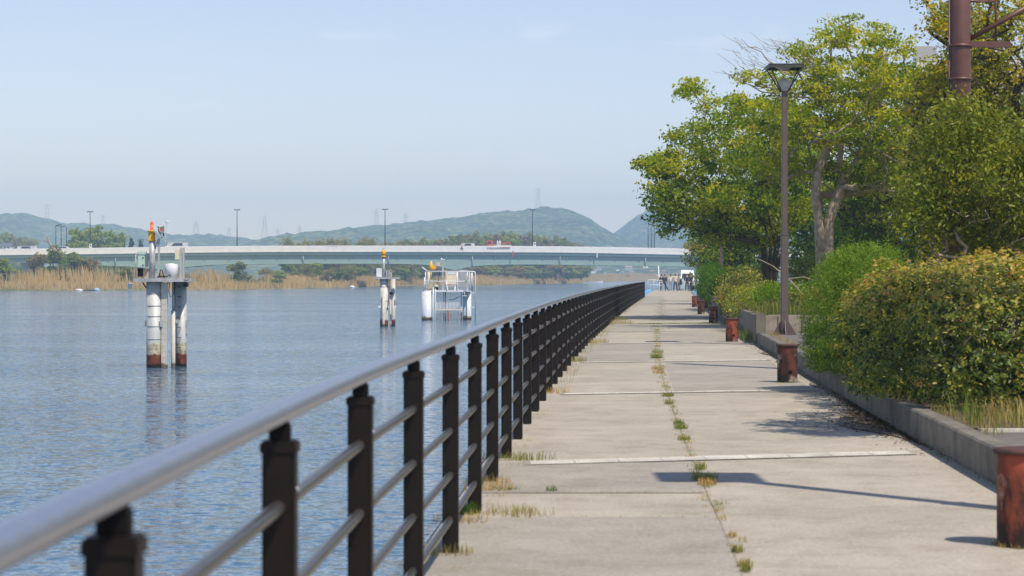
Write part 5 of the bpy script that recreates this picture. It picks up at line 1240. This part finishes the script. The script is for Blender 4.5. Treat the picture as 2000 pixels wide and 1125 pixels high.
def beacon_c():
    Y = 117.4; l = Loc(Y, 877); u, z, k = l.u, l.z, l.k
    o = thing('gauging_platform', (px2(877, Y), Y, 0), 0, 'white railed platform on two thick white piles with a yellow beacon', 'platform')
    MB().tube([(u(834.4), -.36, -2.2), (u(834.4), -.36, z(569.5))], 10.4 * k, 32).build('pile', WST, o)
    MB().tube([(u(912), .3, -2.2), (u(912), .3, z(569.5))], 8.4 * k, 32).build('pile', WST, o)
    MB().box((u(874.5), .3, z(568.4)), (91 * k, 1.7, 2.8 * k)).build('deck', M['white'], o)
    for a in np.arange(852.5, 902, 2.75):
        MB().tube([(u(a), -.25, -1.6), (u(a), -.25, z(571))], .014, 6).build('grille_bar', SLAT, o)
    for a in (866.5, 870): MB().tube([(u(a), -.1, -1.6), (u(a), -.1, z(570))], .028, 8).build('cable_pipe', M['steel'], o)
    MB().tube([(u(875.4), -.3, -1.6), (u(875.4), -.3, z(607))], .045, 8).build('short_post', plain('rust_post', (.22, .09, .06), .8), o)
    MB().box((u(901.5), -.1, z(598)), (1.4 * k * 2, .08, 56 * k)).build('grille_post', SLAT, o)
    MB().box((u(876), -.32, z(604.8)), (53 * k, .05, 1.9 * k)).build('fender_bar', M['cream'], o)
    MB().tube([(u(877), -.1, z(584)), (u(883), -.15, z(586)), (u(890), -.15, z(583)), (u(899), -.1, z(578))], .022, 6).build('hose', M['black'], o)
    for a, t_, r_ in ((846.8, 561, .03), (851.3, 563.5, .018)): MB().tube([(u(a), -.6, -1.6), (u(a), -.6, z(t_))], r_, 8).build('guide_pole', M['white'], o)
    yf, yb = -.55, 1.15
    def bar(name, pts, r_=.022): MB().tube([(u(a), y, z(b)) for a, y, b in pts], r_, 8).build(name, M['white'], o)
    bar('top_rail', [(836, yf, 530.3), (924, yf, 530.3), (928, yf, 531.5), (928.6, yf, 535), (928.6, yf, 628)], .032)
    bar('top_rail', [(836, yb, 530.3), (918, yb, 530.3)]); bar('mid_rail', [(830, yf, 549.4), (918, yf, 549.4)], .026); bar('mid_rail', [(830, yb, 549.4), (918, yb, 549.4)])
    for a, t_, y in ((829.8, 542, yf), (832, 531, yf), (837, 530, yf), (873, 549, yf), (893, 530, yf), (917, 530, yf), (912, 530, yb), (893, 530, yb), (837, 530, yb), (922, 533, yf)): bar('rail_post', [(a, y, 567.5), (a, y, t_)], .026)
    bar('handle', [(825, yf, 522), (836, yf, 530.3)], .03)
    bar('ladder_rail', [(920.5, yf, 568), (920.5, yf, 534), (922.5, yf, 532), (923.5, yf, 534), (923.5, yf, 568)], .02)
    for y in (572.5, 600): bar('ladder_rung', [(919, yf, y), (928.6, yf, y)], .022)
    MB().box((u(839), .2, z(557)), (14 * k, .5, 22 * k), bev=.01).build('pedestal', plain('ochre_grey', (.42, .38, .26), .7), o)
    mb = MB(); mb.tube([(u(841.5), 0, z(546)), (u(841.5), 0, z(527))], .045, 12); la = mb.build('beacon_pole', M['yellow'], o)
    MB().lathe([(.10, 0), (.09, .2), (.075, .42), (.03, .44)], (u(841.8), 0, z(528)), n=14).build('beacon_head', M['yellow'], o)
    MB().lathe([(.05, .43), (.05, .47), (.03, .5)], (u(842.2), 0, z(528)), n=12).build('lens', M['white'], o)
    MB().add([(u(844), -.02, z(516)), (u(852.5), -.02, z(522.5)), (u(849), -.02, z(526)), (u(844), -.02, z(527)), (u(844), .1, z(516)), (u(852.5), .1, z(522.5)), (u(849), .1, z(526)), (u(844), .1, z(527))], [(0, 3, 2, 1), (4, 5, 6, 7), (0, 1, 5, 4), (1, 2, 6, 5)]).build('hood', M['yellow'], o)
    MB().box((u(864.8), .2, (z(507.5) + z(567)) / 2), (.1, .1, z(507.5) - z(567))).build('mast', M['steel'], o)
    mb = MB(); mb.box((u(865), .2, z(506.5)), (9 * k, .08, .04)); mb.lathe([(.001, -.05), (.045, -.03), (.045, .03), (.001, .05)], (u(862), .2, z(505.8)), n=10, cap=False); mb.build('mast_head', M['white'], o)
    MB().box((u(855.5), .15, z(516)), (10.5 * k, .14, 9 * k), bev=.008).build('camera_housing', M['frost'], o)
    MB().box((u(857), .07, z(516)), (2.8 * k, .03, 7.5 * k)).build('warning_plate', M['cream'], o)
    MB().tube([(u(859), .1, z(531)), (u(856), 0, z(548)), (u(853.5), -.1, z(556))], .012, 5).build('cable', M['black'], o)
    MB().box((u(880.3), .3, z(543.5)), (21 * k, .5, 24 * k), bev=.012).build('cabinet', M['cream'], o)
    MB().box((u(882), .3, z(533.5)), (17 * k, .52, 5 * k), bev=.01).build('cabinet_cap', M['white'], o)
    mb = MB(); [mb.box((u(a), .3, z(561)), (.07, .4, 11 * k)) for a in (873.5, 888.5)]; mb.box((u(881), .3, z(558)), (.3, .3, .1)); mb.build('cabinet_leg', M['white'], o)
    MB().box((u(852), -.2, z(558)), (7 * k, .2, 4.2 * k), bev=.02).build('yellow_box', M['cream'], o); MB().box((u(852.5), -.2, z(563.3)), (7.5 * k, .24, 5 * k), bev=.02).build('black_base', M['black'], o)
    mb = MB(); mb.tube([(u(907.5), -.6, z(570)), (u(907.5), -.6, z(577.5))], .025, 6); mb.tube([(u(903), -.6, z(577.8)), (u(912), -.6, z(577.8))], .022, 6); mb.build('hanging_step', M['white'], o)
    MB().box((u(914), yf + .05, z(550)), (.05, .6, .6)).build('side_panel', M['frost'], o)
beacon_a(); beacon_b(); beacon_c()

# =================================================================== BOAT, LITTER, FLOATS
def boat(X, Y, Ln, label):
    o = thing('boat', (X, Y, WATER), 0, label, 'boat'); n_ = 12; vs = []; fs = []
    for i in range(n_ + 1):
        s = i / n_; w_ = .75 * math.sin(min(1, (1 - s) * 1.6 + .05) * PI / 2) ** .7; x = (s - .5) * Ln; sh = .45 + .3 * s ** 2
        vs += [(x, -w_, sh), (x, -w_ * .75, -.1), (x, w_ * .75, -.1), (x, w_, sh), (x, w_ * .85, sh - .02), (x, w_ * .6, .15), (x, -w_ * .6, .15), (x, -w_ * .85, sh - .02)]
    for i in range(n_):
        for j in range(8): a = i * 8; fs.append((a + j, a + (j + 1) % 8, a + 8 + (j + 1) % 8, a + 8 + j))
    fs += [tuple(range(8)), tuple(n_ * 8 + j for j in range(8))[::-1]]
    MB().add(vs, fs).build('hull', M['white'], o); MB().box((-Ln * .44, 0, .55), (.35, .3, .6), bev=.05).build('outboard_motor', M['dark'], o)
    MB().box((.3, 0, .38), (.25, 1.2, .04)).build('thwart', M['frost'], o)
boat(px2(1160, 800), 800, 6.6, 'small white open boat moored by the far reeds')
def lump(name, px_, Y, sx_, sz_, mat, label, cat='litter'):
    bm = bmesh.new(); bmesh.ops.create_icosphere(bm, subdivisions=2, radius=1)
    for v in bm.verts: v.co = v.co * (1 + .35 * noise.noise(v.co * 1.7 + Vector((px_, 0, 0)))); v.co = Vector((v.co.x * sx_, v.co.y * sx_ * .6, max(v.co.z, -.5) * sz_))
    me = bpy.data.meshes.new(name); bm.to_mesh(me); bm.free(); me.materials.append(mat); o = link(bpy.data.objects.new(name, me)); o.location = (px2(px_, Y), Y, WATER + sz_ * .4); return tag(o, label, cat)
lump('drift_bag', 155, 361, .65, .22, M['white'], 'crumpled white bag washed up below the reeds, leftmost of the litter')
lump('drift_sheet', 190, 361.5, .5, .3, plain('pale_blue_plastic', (.35, .55, .72), .5), 'pale blue plastic washed up below the reeds')
lump('drift_log', 174, 361.2, 1.2, .14, M['bark_dark'], 'dark drift log between the white bag and the blue plastic', 'log')
o = thing('bucket', (px2(254, 365), 365, WATER + .25), 0, 'small white bucket in the reeds beside the dark bush', 'bucket'); MB().lathe([(.32, 0), (.42, .9), (.45, .9), (.45, .98)], n=14).build('pail', M['white'], o); MB().tube([(-.43, 0, .93), (0, 0, 1.2), (.43, 0, .93)], .025, 5).build('handle', M['steel'], o)
lump('drift_foam', 688, 462, .6, .3, M['white'], 'white foam block lying at the shore left of the slim beacon')

# --- end of the path
bluef = plain('blue_plastic', (.22, .52, .85), .45)
for k in range(12):
    Y = 176 + k * 4.0; o = thing('float', (railX(Y) - .5, Y, -.16), 0, f'bright blue plastic float on the quay edge, ' + ('nearest the railing end' if k == 0 else 'farthest, beside the pipe barrier' if k == 11 else f'{ORD[k]} from the railing end'), 'float', 'blue floats along the quay')
    MB().box((0, 0, .12), (.5, 1.7, .22), bev=.06).build('body', bluef, o); MB().box((0, -.5, .27), (.3, .3, .08), bev=.02).build('lug', bluef, o); MB().box((0, .5, .27), (.3, .3, .08), bev=.02).build('lug', bluef, o)
Y = 214; o = thing('pipe_barrier', (px2(1279, Y), Y, 0), 0, 'light grey pipe barrier across the left of the path end', 'barrier')
l = Loc(Y, 1279); tb_ = lambda pts, r_, nm: MB().tube([(l.u(a), 0, max(.0, l.z(b))) for a, b in pts], r_, 6).build(nm, M['white'], o)
tb_([(1264, 566), (1266, 546.3), (1293, 547.5), (1293.5, 566)], .045, 'frame'); tb_([(1265, 556), (1293, 557)], .03, 'crossbar'); tb_([(1293, 552), (1289, 552)], .03, 'crossbar'); tb_([(1277, 547), (1277, 566)], .02, 'upright')
MB().box((l.u(1264.5), 0, .12), (.25, .5, .24), bev=.03).build('foot', M['steel'], o); MB().box((l.u(1293.5), 0, .08), (.25, .5, .16), bev=.03).build('foot', M['steel'], o)
Y = 236; o = thing('leaning_pole', (px2(1291, Y), Y + .5, -.9), 0, 'white leaning pole behind the two dark-suited people', 'pole'); MB().tube([(0, 0, -1), (px2(1286.5, Y) - px2(1291, Y), 0, pz(519, Y) + .9)], .06, 8).build('shaft', M['white'], o); MB().box((-.15, 0, 2.5), (.7, .04, .06)).build('crosspiece', M['white'], o)
for k, (a, b) in enumerate(((1328.5, 1334), (1334.5, 1340), (1340.5, 1346))):
    Y = 230; o = thing('fence_panel', (px2((a + b) / 2, Y), Y, 0), 0, ('left', 'middle', 'right')[k] + ' one of three pale blue-grey fence panels behind the people', 'fence panel', 'fence panels at the path end'); wd = (b - a) / F * Y
    mb = MB(); [mb.box((-wd / 2 + wd * (i + .5) / 4, 0, .68), (wd / 4 * .8, .04, 1.25)) for i in range(4)]; mb.build('slats', plain('panel_paint', (.42, .52, .58), .5), o); mb = MB(); [mb.box((0, -.03, z_), (wd, .03, .06)) for z_ in (.15, 1.2)]; mb.build('crossbar', M['steel'], o)
Y = 232; kv = thing('van', (px2(1343, Y), Y + .8, 0), 0, 'small white van facing the camera behind the people at the path end', 'van')
mb = MB(); pr = [(-1.2, .35), (-1.2, 1.0), (-.85, 1.15), (-.45, 2.05), (-.3, 2.15), (2.0, 2.15), (2.1, 2.0), (2.15, .35)]
k_ = len(pr); vs = [(s * .74 * (1 if z_ < 1.2 else .9), y_, z_) for s in (-1, 1) for y_, z_ in pr]
mb.add(vs, [tuple(range(k_))[::-1], tuple(range(k_, 2 * k_))] + [(j, (j + 1) % k_, k_ + (j + 1) % k_, k_ + j) for j in range(k_)]).build('body', M['white'], kv)
MB().add([(-.62, -.87, 1.16), (.62, -.87, 1.16), (.56, -.62, 1.78), (-.56, -.62, 1.78)], [(0, 1, 2, 3)]).build('windscreen', M['glass'], kv)
for s in (-1, 1):
    MB().lathe([(.001, -.02), (.1, -.02), (.11, .02), (.001, .03)], n=12, cap=False).build('headlight', M['frost'], kv).matrix_local = Matrix.Translation((s * .52, -1.215, .8)) @ Matrix.Rotation(R(90), 4, 'X')
    for yy in (-.7, 1.4): MB().tube([(s * .56, yy, .28), (s * .73, yy, .28)], .28, 14).build('wheel', M['black'], kv)
MB().box((0, -1.22, .45), (1.3, .06, .14), bev=.02).build('bumper', M['steel'], kv)

# =================================================================== PEOPLE
skin_m = plain('skin', (.50, .30, .20), .5, 0, .04); hair_m = plain('hair', (.012, .01, .009), .5); shoe_m = plain('shoe', (.02, .018, .018), .35)
navy = plain('navy_cloth', (.014, .017, .032), .8); char = plain('charcoal_cloth', (.035, .036, .040), .8); whitec = plain('white_shirt', (.74, .73, .68), .8); creamc = plain('cream_cloth', (.60, .57, .48), .8); greyc = plain('grey_cloth', (.30, .32, .34), .8)
def skin_obj(name, verts, edges, radii, mat, parent, sub=1, root=0):
    me = bpy.data.meshes.new(name + '_t'); me.from_pydata([tuple(v) for v in verts], edges, []); ob = bpy.data.objects.new(name + '_t', me); S.collection.objects.link(ob)
    md = ob.modifiers.new('skin', 'SKIN'); md.use_smooth_shade = True
    sv = me.skin_vertices[0].data
    for i, r_ in enumerate(radii):
        sv[i].radius = r_ if isinstance(r_, tuple) else (r_, r_); sv[i].use_root = (i == root)
    ms = ob.modifiers.new('sub', 'SUBSURF'); ms.levels = sub; ms.render_levels = sub
    dg = bpy.context.evaluated_depsgraph_get(); ev = ob.evaluated_get(dg); nm_ = bpy.data.meshes.new_from_object(ev); nm_.name = name
    bpy.data.objects.remove(ob); nm_.materials.clear(); nm_.materials.append(mat)
    return link(bpy.data.objects.new(name, nm_), parent)
def person(X, Y, rz, label, top, legs, stepL=(0, 0), stepR=(0, 0), lean=0.0, armL=((.05, .02), (.02, .10)), armR=((.05, .02), (.02, .10)), h=1.72, jacket=True, cat='person', head_turn=0):
    """facing +Y before rotation; step = foot (side, forward) offsets; arm = (elbow out, fwd),(hand out, fwd) from shoulder/elbow"""
    s = h / 1.72; o = thing('person', (X, Y, 0), rz, label, cat, 'people at the path end'); V = Vector
    hip = V((0, 0, .93)); sp1 = V((0, lean * .25, 1.12)); ch = V((0, lean * .6, 1.34)); nk_ = V((0, lean * .85, 1.47)); hd0 = V((0, lean + .01, 1.56)); hd1 = V((0, lean + .015, 1.64))
    P = [hip, sp1, ch, nk_, hd0, hd1]; Rr = [(.145, .105), (.135, .095), (.155, .10), .052, (.078, .09), (.072, .085)]; E = [(0, 1), (1, 2), (2, 3), (3, 4), (4, 5)]
    drop = min(.10, (abs(stepL[0]) + abs(stepL[1]) + abs(stepR[0]) + abs(stepR[1])) * .07)
    for p_ in P: p_.z -= drop
    legv = []; armv = []
    for sd, st_ in ((1, stepL), (-1, stepR)):
        h0 = V((sd * .09, 0, .88 - drop)); ft = V((sd * .10 + st_[0], st_[1], .08)); kn = (h0 + ft) / 2 + V((0, .04, .02)); toe = ft + V((sd * .02, .15, -.045)); heel = ft + V((0, -.03, -.03))
        b = len(P); P += [h0, kn, ft, toe]; Rr += [.085, .058, .042, .035]; E += [(0, b), (b, b + 1), (b + 1, b + 2), (b + 2, b + 3)]; legv.append((h0, kn, ft, toe))
    hands = []
    for sd, ((eo, ef), (ho, hf)) in ((1, armL), (-1, armR)):
        sh_ = ch + V((sd * .185, 0, .06)); el = sh_ + V((sd * eo, ef, -math.sqrt(max(.01, .29**2 - eo**2 - ef**2)))); dz = math.sqrt(max(.001, .25**2 - min(.24, abs(ho))**2 - min(.24, abs(hf))**2)) if abs(ho) + abs(hf) < .3 else .02
        wr = el + V((sd * ho, hf, -dz)); dr = (wr - el).normalized(); pa = wr + dr * .07
        b = len(P); P += [sh_, el, wr, pa]; Rr += [.06, .042, .028, (.02, .036)]; E += [(2, b), (b, b + 1), (b + 1, b + 2), (b + 2, b + 3)]; armv.append((sh_, el, wr)); hands.append((pa, dr, sd))
    body = skin_obj('body', [p_ * s for p_ in P], E, [tuple(q * s for q in r_) if isinstance(r_, tuple) else r_ * s for r_ in Rr], skin_m, o)
    # fingers and face features merged into the same body mesh
    mb = MB()
    for pa, dr, sd in hands:
        side = dr.cross(V((0, 1, 0))); side = side.normalized() if side.length > .1 else V((1, 0, 0)); nrm_ = side.cross(dr).normalized()
        for f in range(4):
            b0_ = (pa + side * (-.027 + .018 * f)); ln = (.062, .072, .067, .052)[f]; p1 = b0_ + dr * ln * .55; p2 = p1 + (dr * .8 + nrm_ * .55) * ln * .5
            mb.tube([b0_ * s, p1 * s, p2 * s], [.010, .009, .006], 6)
        tb0 = pa - dr * .04 + side * -.03; mb.tube([tb0 * s, (tb0 + dr * .03 - side * .025) * s, (tb0 + dr * .06 - side * .02) * s], [.012, .010, .007], 6)
    c = hd0 * s
    fy = V((math.sin(head_turn), math.cos(head_turn), 0)); fx = V((fy.y, -fy.x, 0))
    mb.tube([c + fy * .085, c + fy * .112 + V((0, 0, -.02)), c + fy * .088 + V((0, 0, -.035))], [.008, .015, .01], 6)
    mb.tube([c + fy * .086 - fx * .022 + V((0, 0, -.058)), c + fy * .094 + V((0, 0, -.058)), c + fy * .086 + fx * .022 + V((0, 0, -.058))], .007, 5)
    for q in (-1, 1): mb.tube([c + fx * q * .078 + V((0, 0, .02)), c + fx * q * .09, c + fx * q * .078 + V((0, 0, -.03))], [.01, .016, .008], 6)
    ff = mb.build('body_x', skin_m)
    bm = bmesh.new(); bm.from_mesh(body.data); bm.from_mesh(ff.data); bm.to_mesh(body.data); bm.free(); bpy.data.objects.remove(ff)
    ey = MB(); [ey.lathe([(.001, -.009), (.010, 0), (.001, .009)], tuple(c + fy * .086 + fx * q * .03 + V((0, 0, .015))), n=6, cap=False) for q in (-1, 1)]; ey.build('eyes', hair_m, o)
    hb = bmesh.new(); bmesh.ops.create_icosphere(hb, subdivisions=2, radius=1)
    for v in hb.verts:
        q = V((v.co.x * .092, v.co.y * .108, v.co.z * .098)) * s; 
        if q.dot(fy) > .03 and q.z < .035: q *= .7
        if q.z < -.045: q *= .72
        v.co = q + c + V((0, 0, .045)) - fy * .012
    me = bpy.data.meshes.new('hair'); hb.to_mesh(me); hb.free(); me.materials.append(hair_m); link(bpy.data.objects.new('hair', me), o)
    # trousers
    P2 = [hip + V((0, 0, .06))]; R2 = [(.158, .118)]; E2 = []
    P2.append(hip + V((0, 0, -.04))); R2.append((.165, .12)); E2.append((0, 1))
    for h0, kn, ft, toe in legv:
        b = len(P2); P2 += [h0, kn, ft + V((0, -.005, .03))]; R2 += [.10, .078, .07]; E2 += [(1, b), (b, b + 1), (b + 1, b + 2)]
    skin_obj('trousers', [p_ * s for p_ in P2], E2, [tuple(q * s for q in r_) if isinstance(r_, tuple) else r_ * s for r_ in R2], legs, o)
    P3 = [hip + V((0, 0, -.10 if jacket else -.01)), hip + V((0, 0, .08)), sp1, ch, nk_ + V((0, 0, -.035))]; R3 = [(.185, .14), (.170, .125), (.16, .12), (.178, .125), .062]; E3 = [(0, 1), (1, 2), (2, 3), (3, 4)]
    for sh_, el, wr in armv:
        b = len(P3); P3 += [sh_, el, wr - (wr - el) * .06]; R3 += [.078, .06, .047]; E3 += [(3, b), (b, b + 1), (b + 1, b + 2)]
    skin_obj('jacket' if jacket else 'shirt', [p_ * s for p_ in P3], E3, [tuple(q * s for q in r_) if isinstance(r_, tuple) else r_ * s for r_ in R3], top, o)
    for h0, kn, ft, toe in legv:
        mb = MB(); mb.tube([(ft + V((0, -.06, -.035))) * s, (ft + V((0, 0, -.02))) * s, (ft + V((0, .08, -.035))) * s, (ft + V((0, .16, -.045))) * s, (ft + V((0, .19, -.055))) * s], [.035, .052, .045, .04, .02], 8); mb.build('shoe', shoe_m, o)
    return o
PY = 221
X_ = lambda p_, y=PY: px2(p_, y)
person(X_(1292, 222), 222, R(20), 'person in a black suit at the far left, half behind another', navy, navy, (0, .05), (0, -.05))
person(X_(1298), PY, R(-25), 'person in a charcoal suit striding to the right with one leg out', char, char, (-.02, -.02), (.48, .0), armL=((.06, -.08), (.02, .05)), armR=((.12, -.02), (-.06, .08)), lean=.03, h=1.76)
person(X_(1310, 226), 226, R(10), 'person in white shirt and pale grey trousers, seen from behind', whitec, greyc, (.0, .05), (0, -.04), jacket=False, armL=((.08, .05), (-.02, .22)), h=1.74)
person(X_(1319, 216), 216, R(5), 'person in cream shirt and dark trousers, largest, seen from behind', creamc, char, (.08, .02), (-.06, -.02), jacket=False, armL=((.1, .06), (0, .22)), armR=((.12, .08), (.02, .20)), h=1.76, lean=.04)
person(X_(1326, 224), 224, R(-60), 'person behind the cream shirt holding a black jacket', creamc, greyc, (.02, .1), (0, -.08), jacket=False, armL=((.06, .1), (.0, .2)), h=1.74)
person(X_(1342, 220), 220, R(170), 'person in a navy suit facing the camera beside another dark suit', navy, navy, (.03, .04), (-.02, 0), armL=((.08, .04), (-.12, .12)), armR=((.08, .04), (-.12, .12)), h=1.78)
person(X_(1350, 222), 222, R(120), 'person in a dark suit standing right of the navy-suited one', navy, char, (.03, .05), (-.02, -.05), armR=((.05, .05), (0, .15)), h=1.74)
person(X_(1364, 217), 217, R(40), 'person in white shirt and cream trousers leaning, one leg stretched left', whitec, creamc, (-.45, .05), (-.02, -.1), jacket=False, lean=.22, armL=((.1, .12), (0, .2)), armR=((.1, .12), (0, .2)), h=1.72)
person(X_(1378, 224), 224, R(60), 'person in a white shirt partly hidden by the small tree trunk', whitec, navy, jacket=False, armL=((.06, .1), (.0, .2)))
person(X_(1394, 226), 226, R(100), 'person in dark clothes farthest right behind the shrubs', navy, navy)
o = thing('held_jacket', (X_(1329.5, 222), 222, 1.0), 0, 'black jacket hanging from the arm of the person behind the cream shirt', 'jacket')
mb = MB(); mb.lathe([(.05, .22), (.10, .15), (.13, 0), (.15, -.25), (.12, -.38), (.02, -.40)], n=10); mb.build('cloth', navy, o)

# =================================================================== APARTMENT BLOCK BEHIND THE TREES
o = thing('apartment_block', (px2(1925, 150), 150, 0), R(-6), 'pale apartment block glimpsed between the trees at the top right', 'building')
W_ = 14.0; H_ = 16.6
MB().box((2.2, 6, H_ / 2), (W_, 10, H_)).build('wall', plain('pale_render', (.62, .62, .62), .8, 0, .05, .5), o)
for fl in range(5):
    MB().box((2.2, .4, 1.2 + fl * 3 - .1), (W_ - .4, 1.3, .16)).build('balcony_slab', M['frost'], o)
    MB().box((2.2, -.22, 1.2 + fl * 3 + .5), (W_ - .4, .06, 1.0)).build('balcony_rail', plain('balcony_panel', (.45, .48, .52), .5), o)
    for i in range(5): MB().box((-3.2 + i * 2.7, .985, 1.2 + fl * 3 + 1.2), (1.7, .05, 2.0)).build('window', M['glass'], o)
mb = MB(); mb.box((-4.0, 2, H_ + .5), (1.5, 2, 1.0)); mb.build('roof_box', M['frost'], o)

# =================================================================== HAZE
m = bpy.data.materials.new('haze_air'); m.use_nodes = True; t = m.node_tree
for n_ in list(t.nodes):
    if n_.type != 'OUTPUT_MATERIAL': t.nodes.remove(n_)
pv = t.nodes.new('ShaderNodeVolumePrincipled'); pv.inputs['Color'].default_value = (.54, .76, 1.0, 1); pv.inputs['Density'].default_value = HAZE; pv.inputs['Anisotropy'].default_value = 0.0
t.links.new(pv.outputs[0], t.nodes['Material Output'].inputs['Volume'])
hz = MB().box((0, 1800, 68), (3360, 3900, 142)).build('haze', m); tag(hz, kind='stuff')
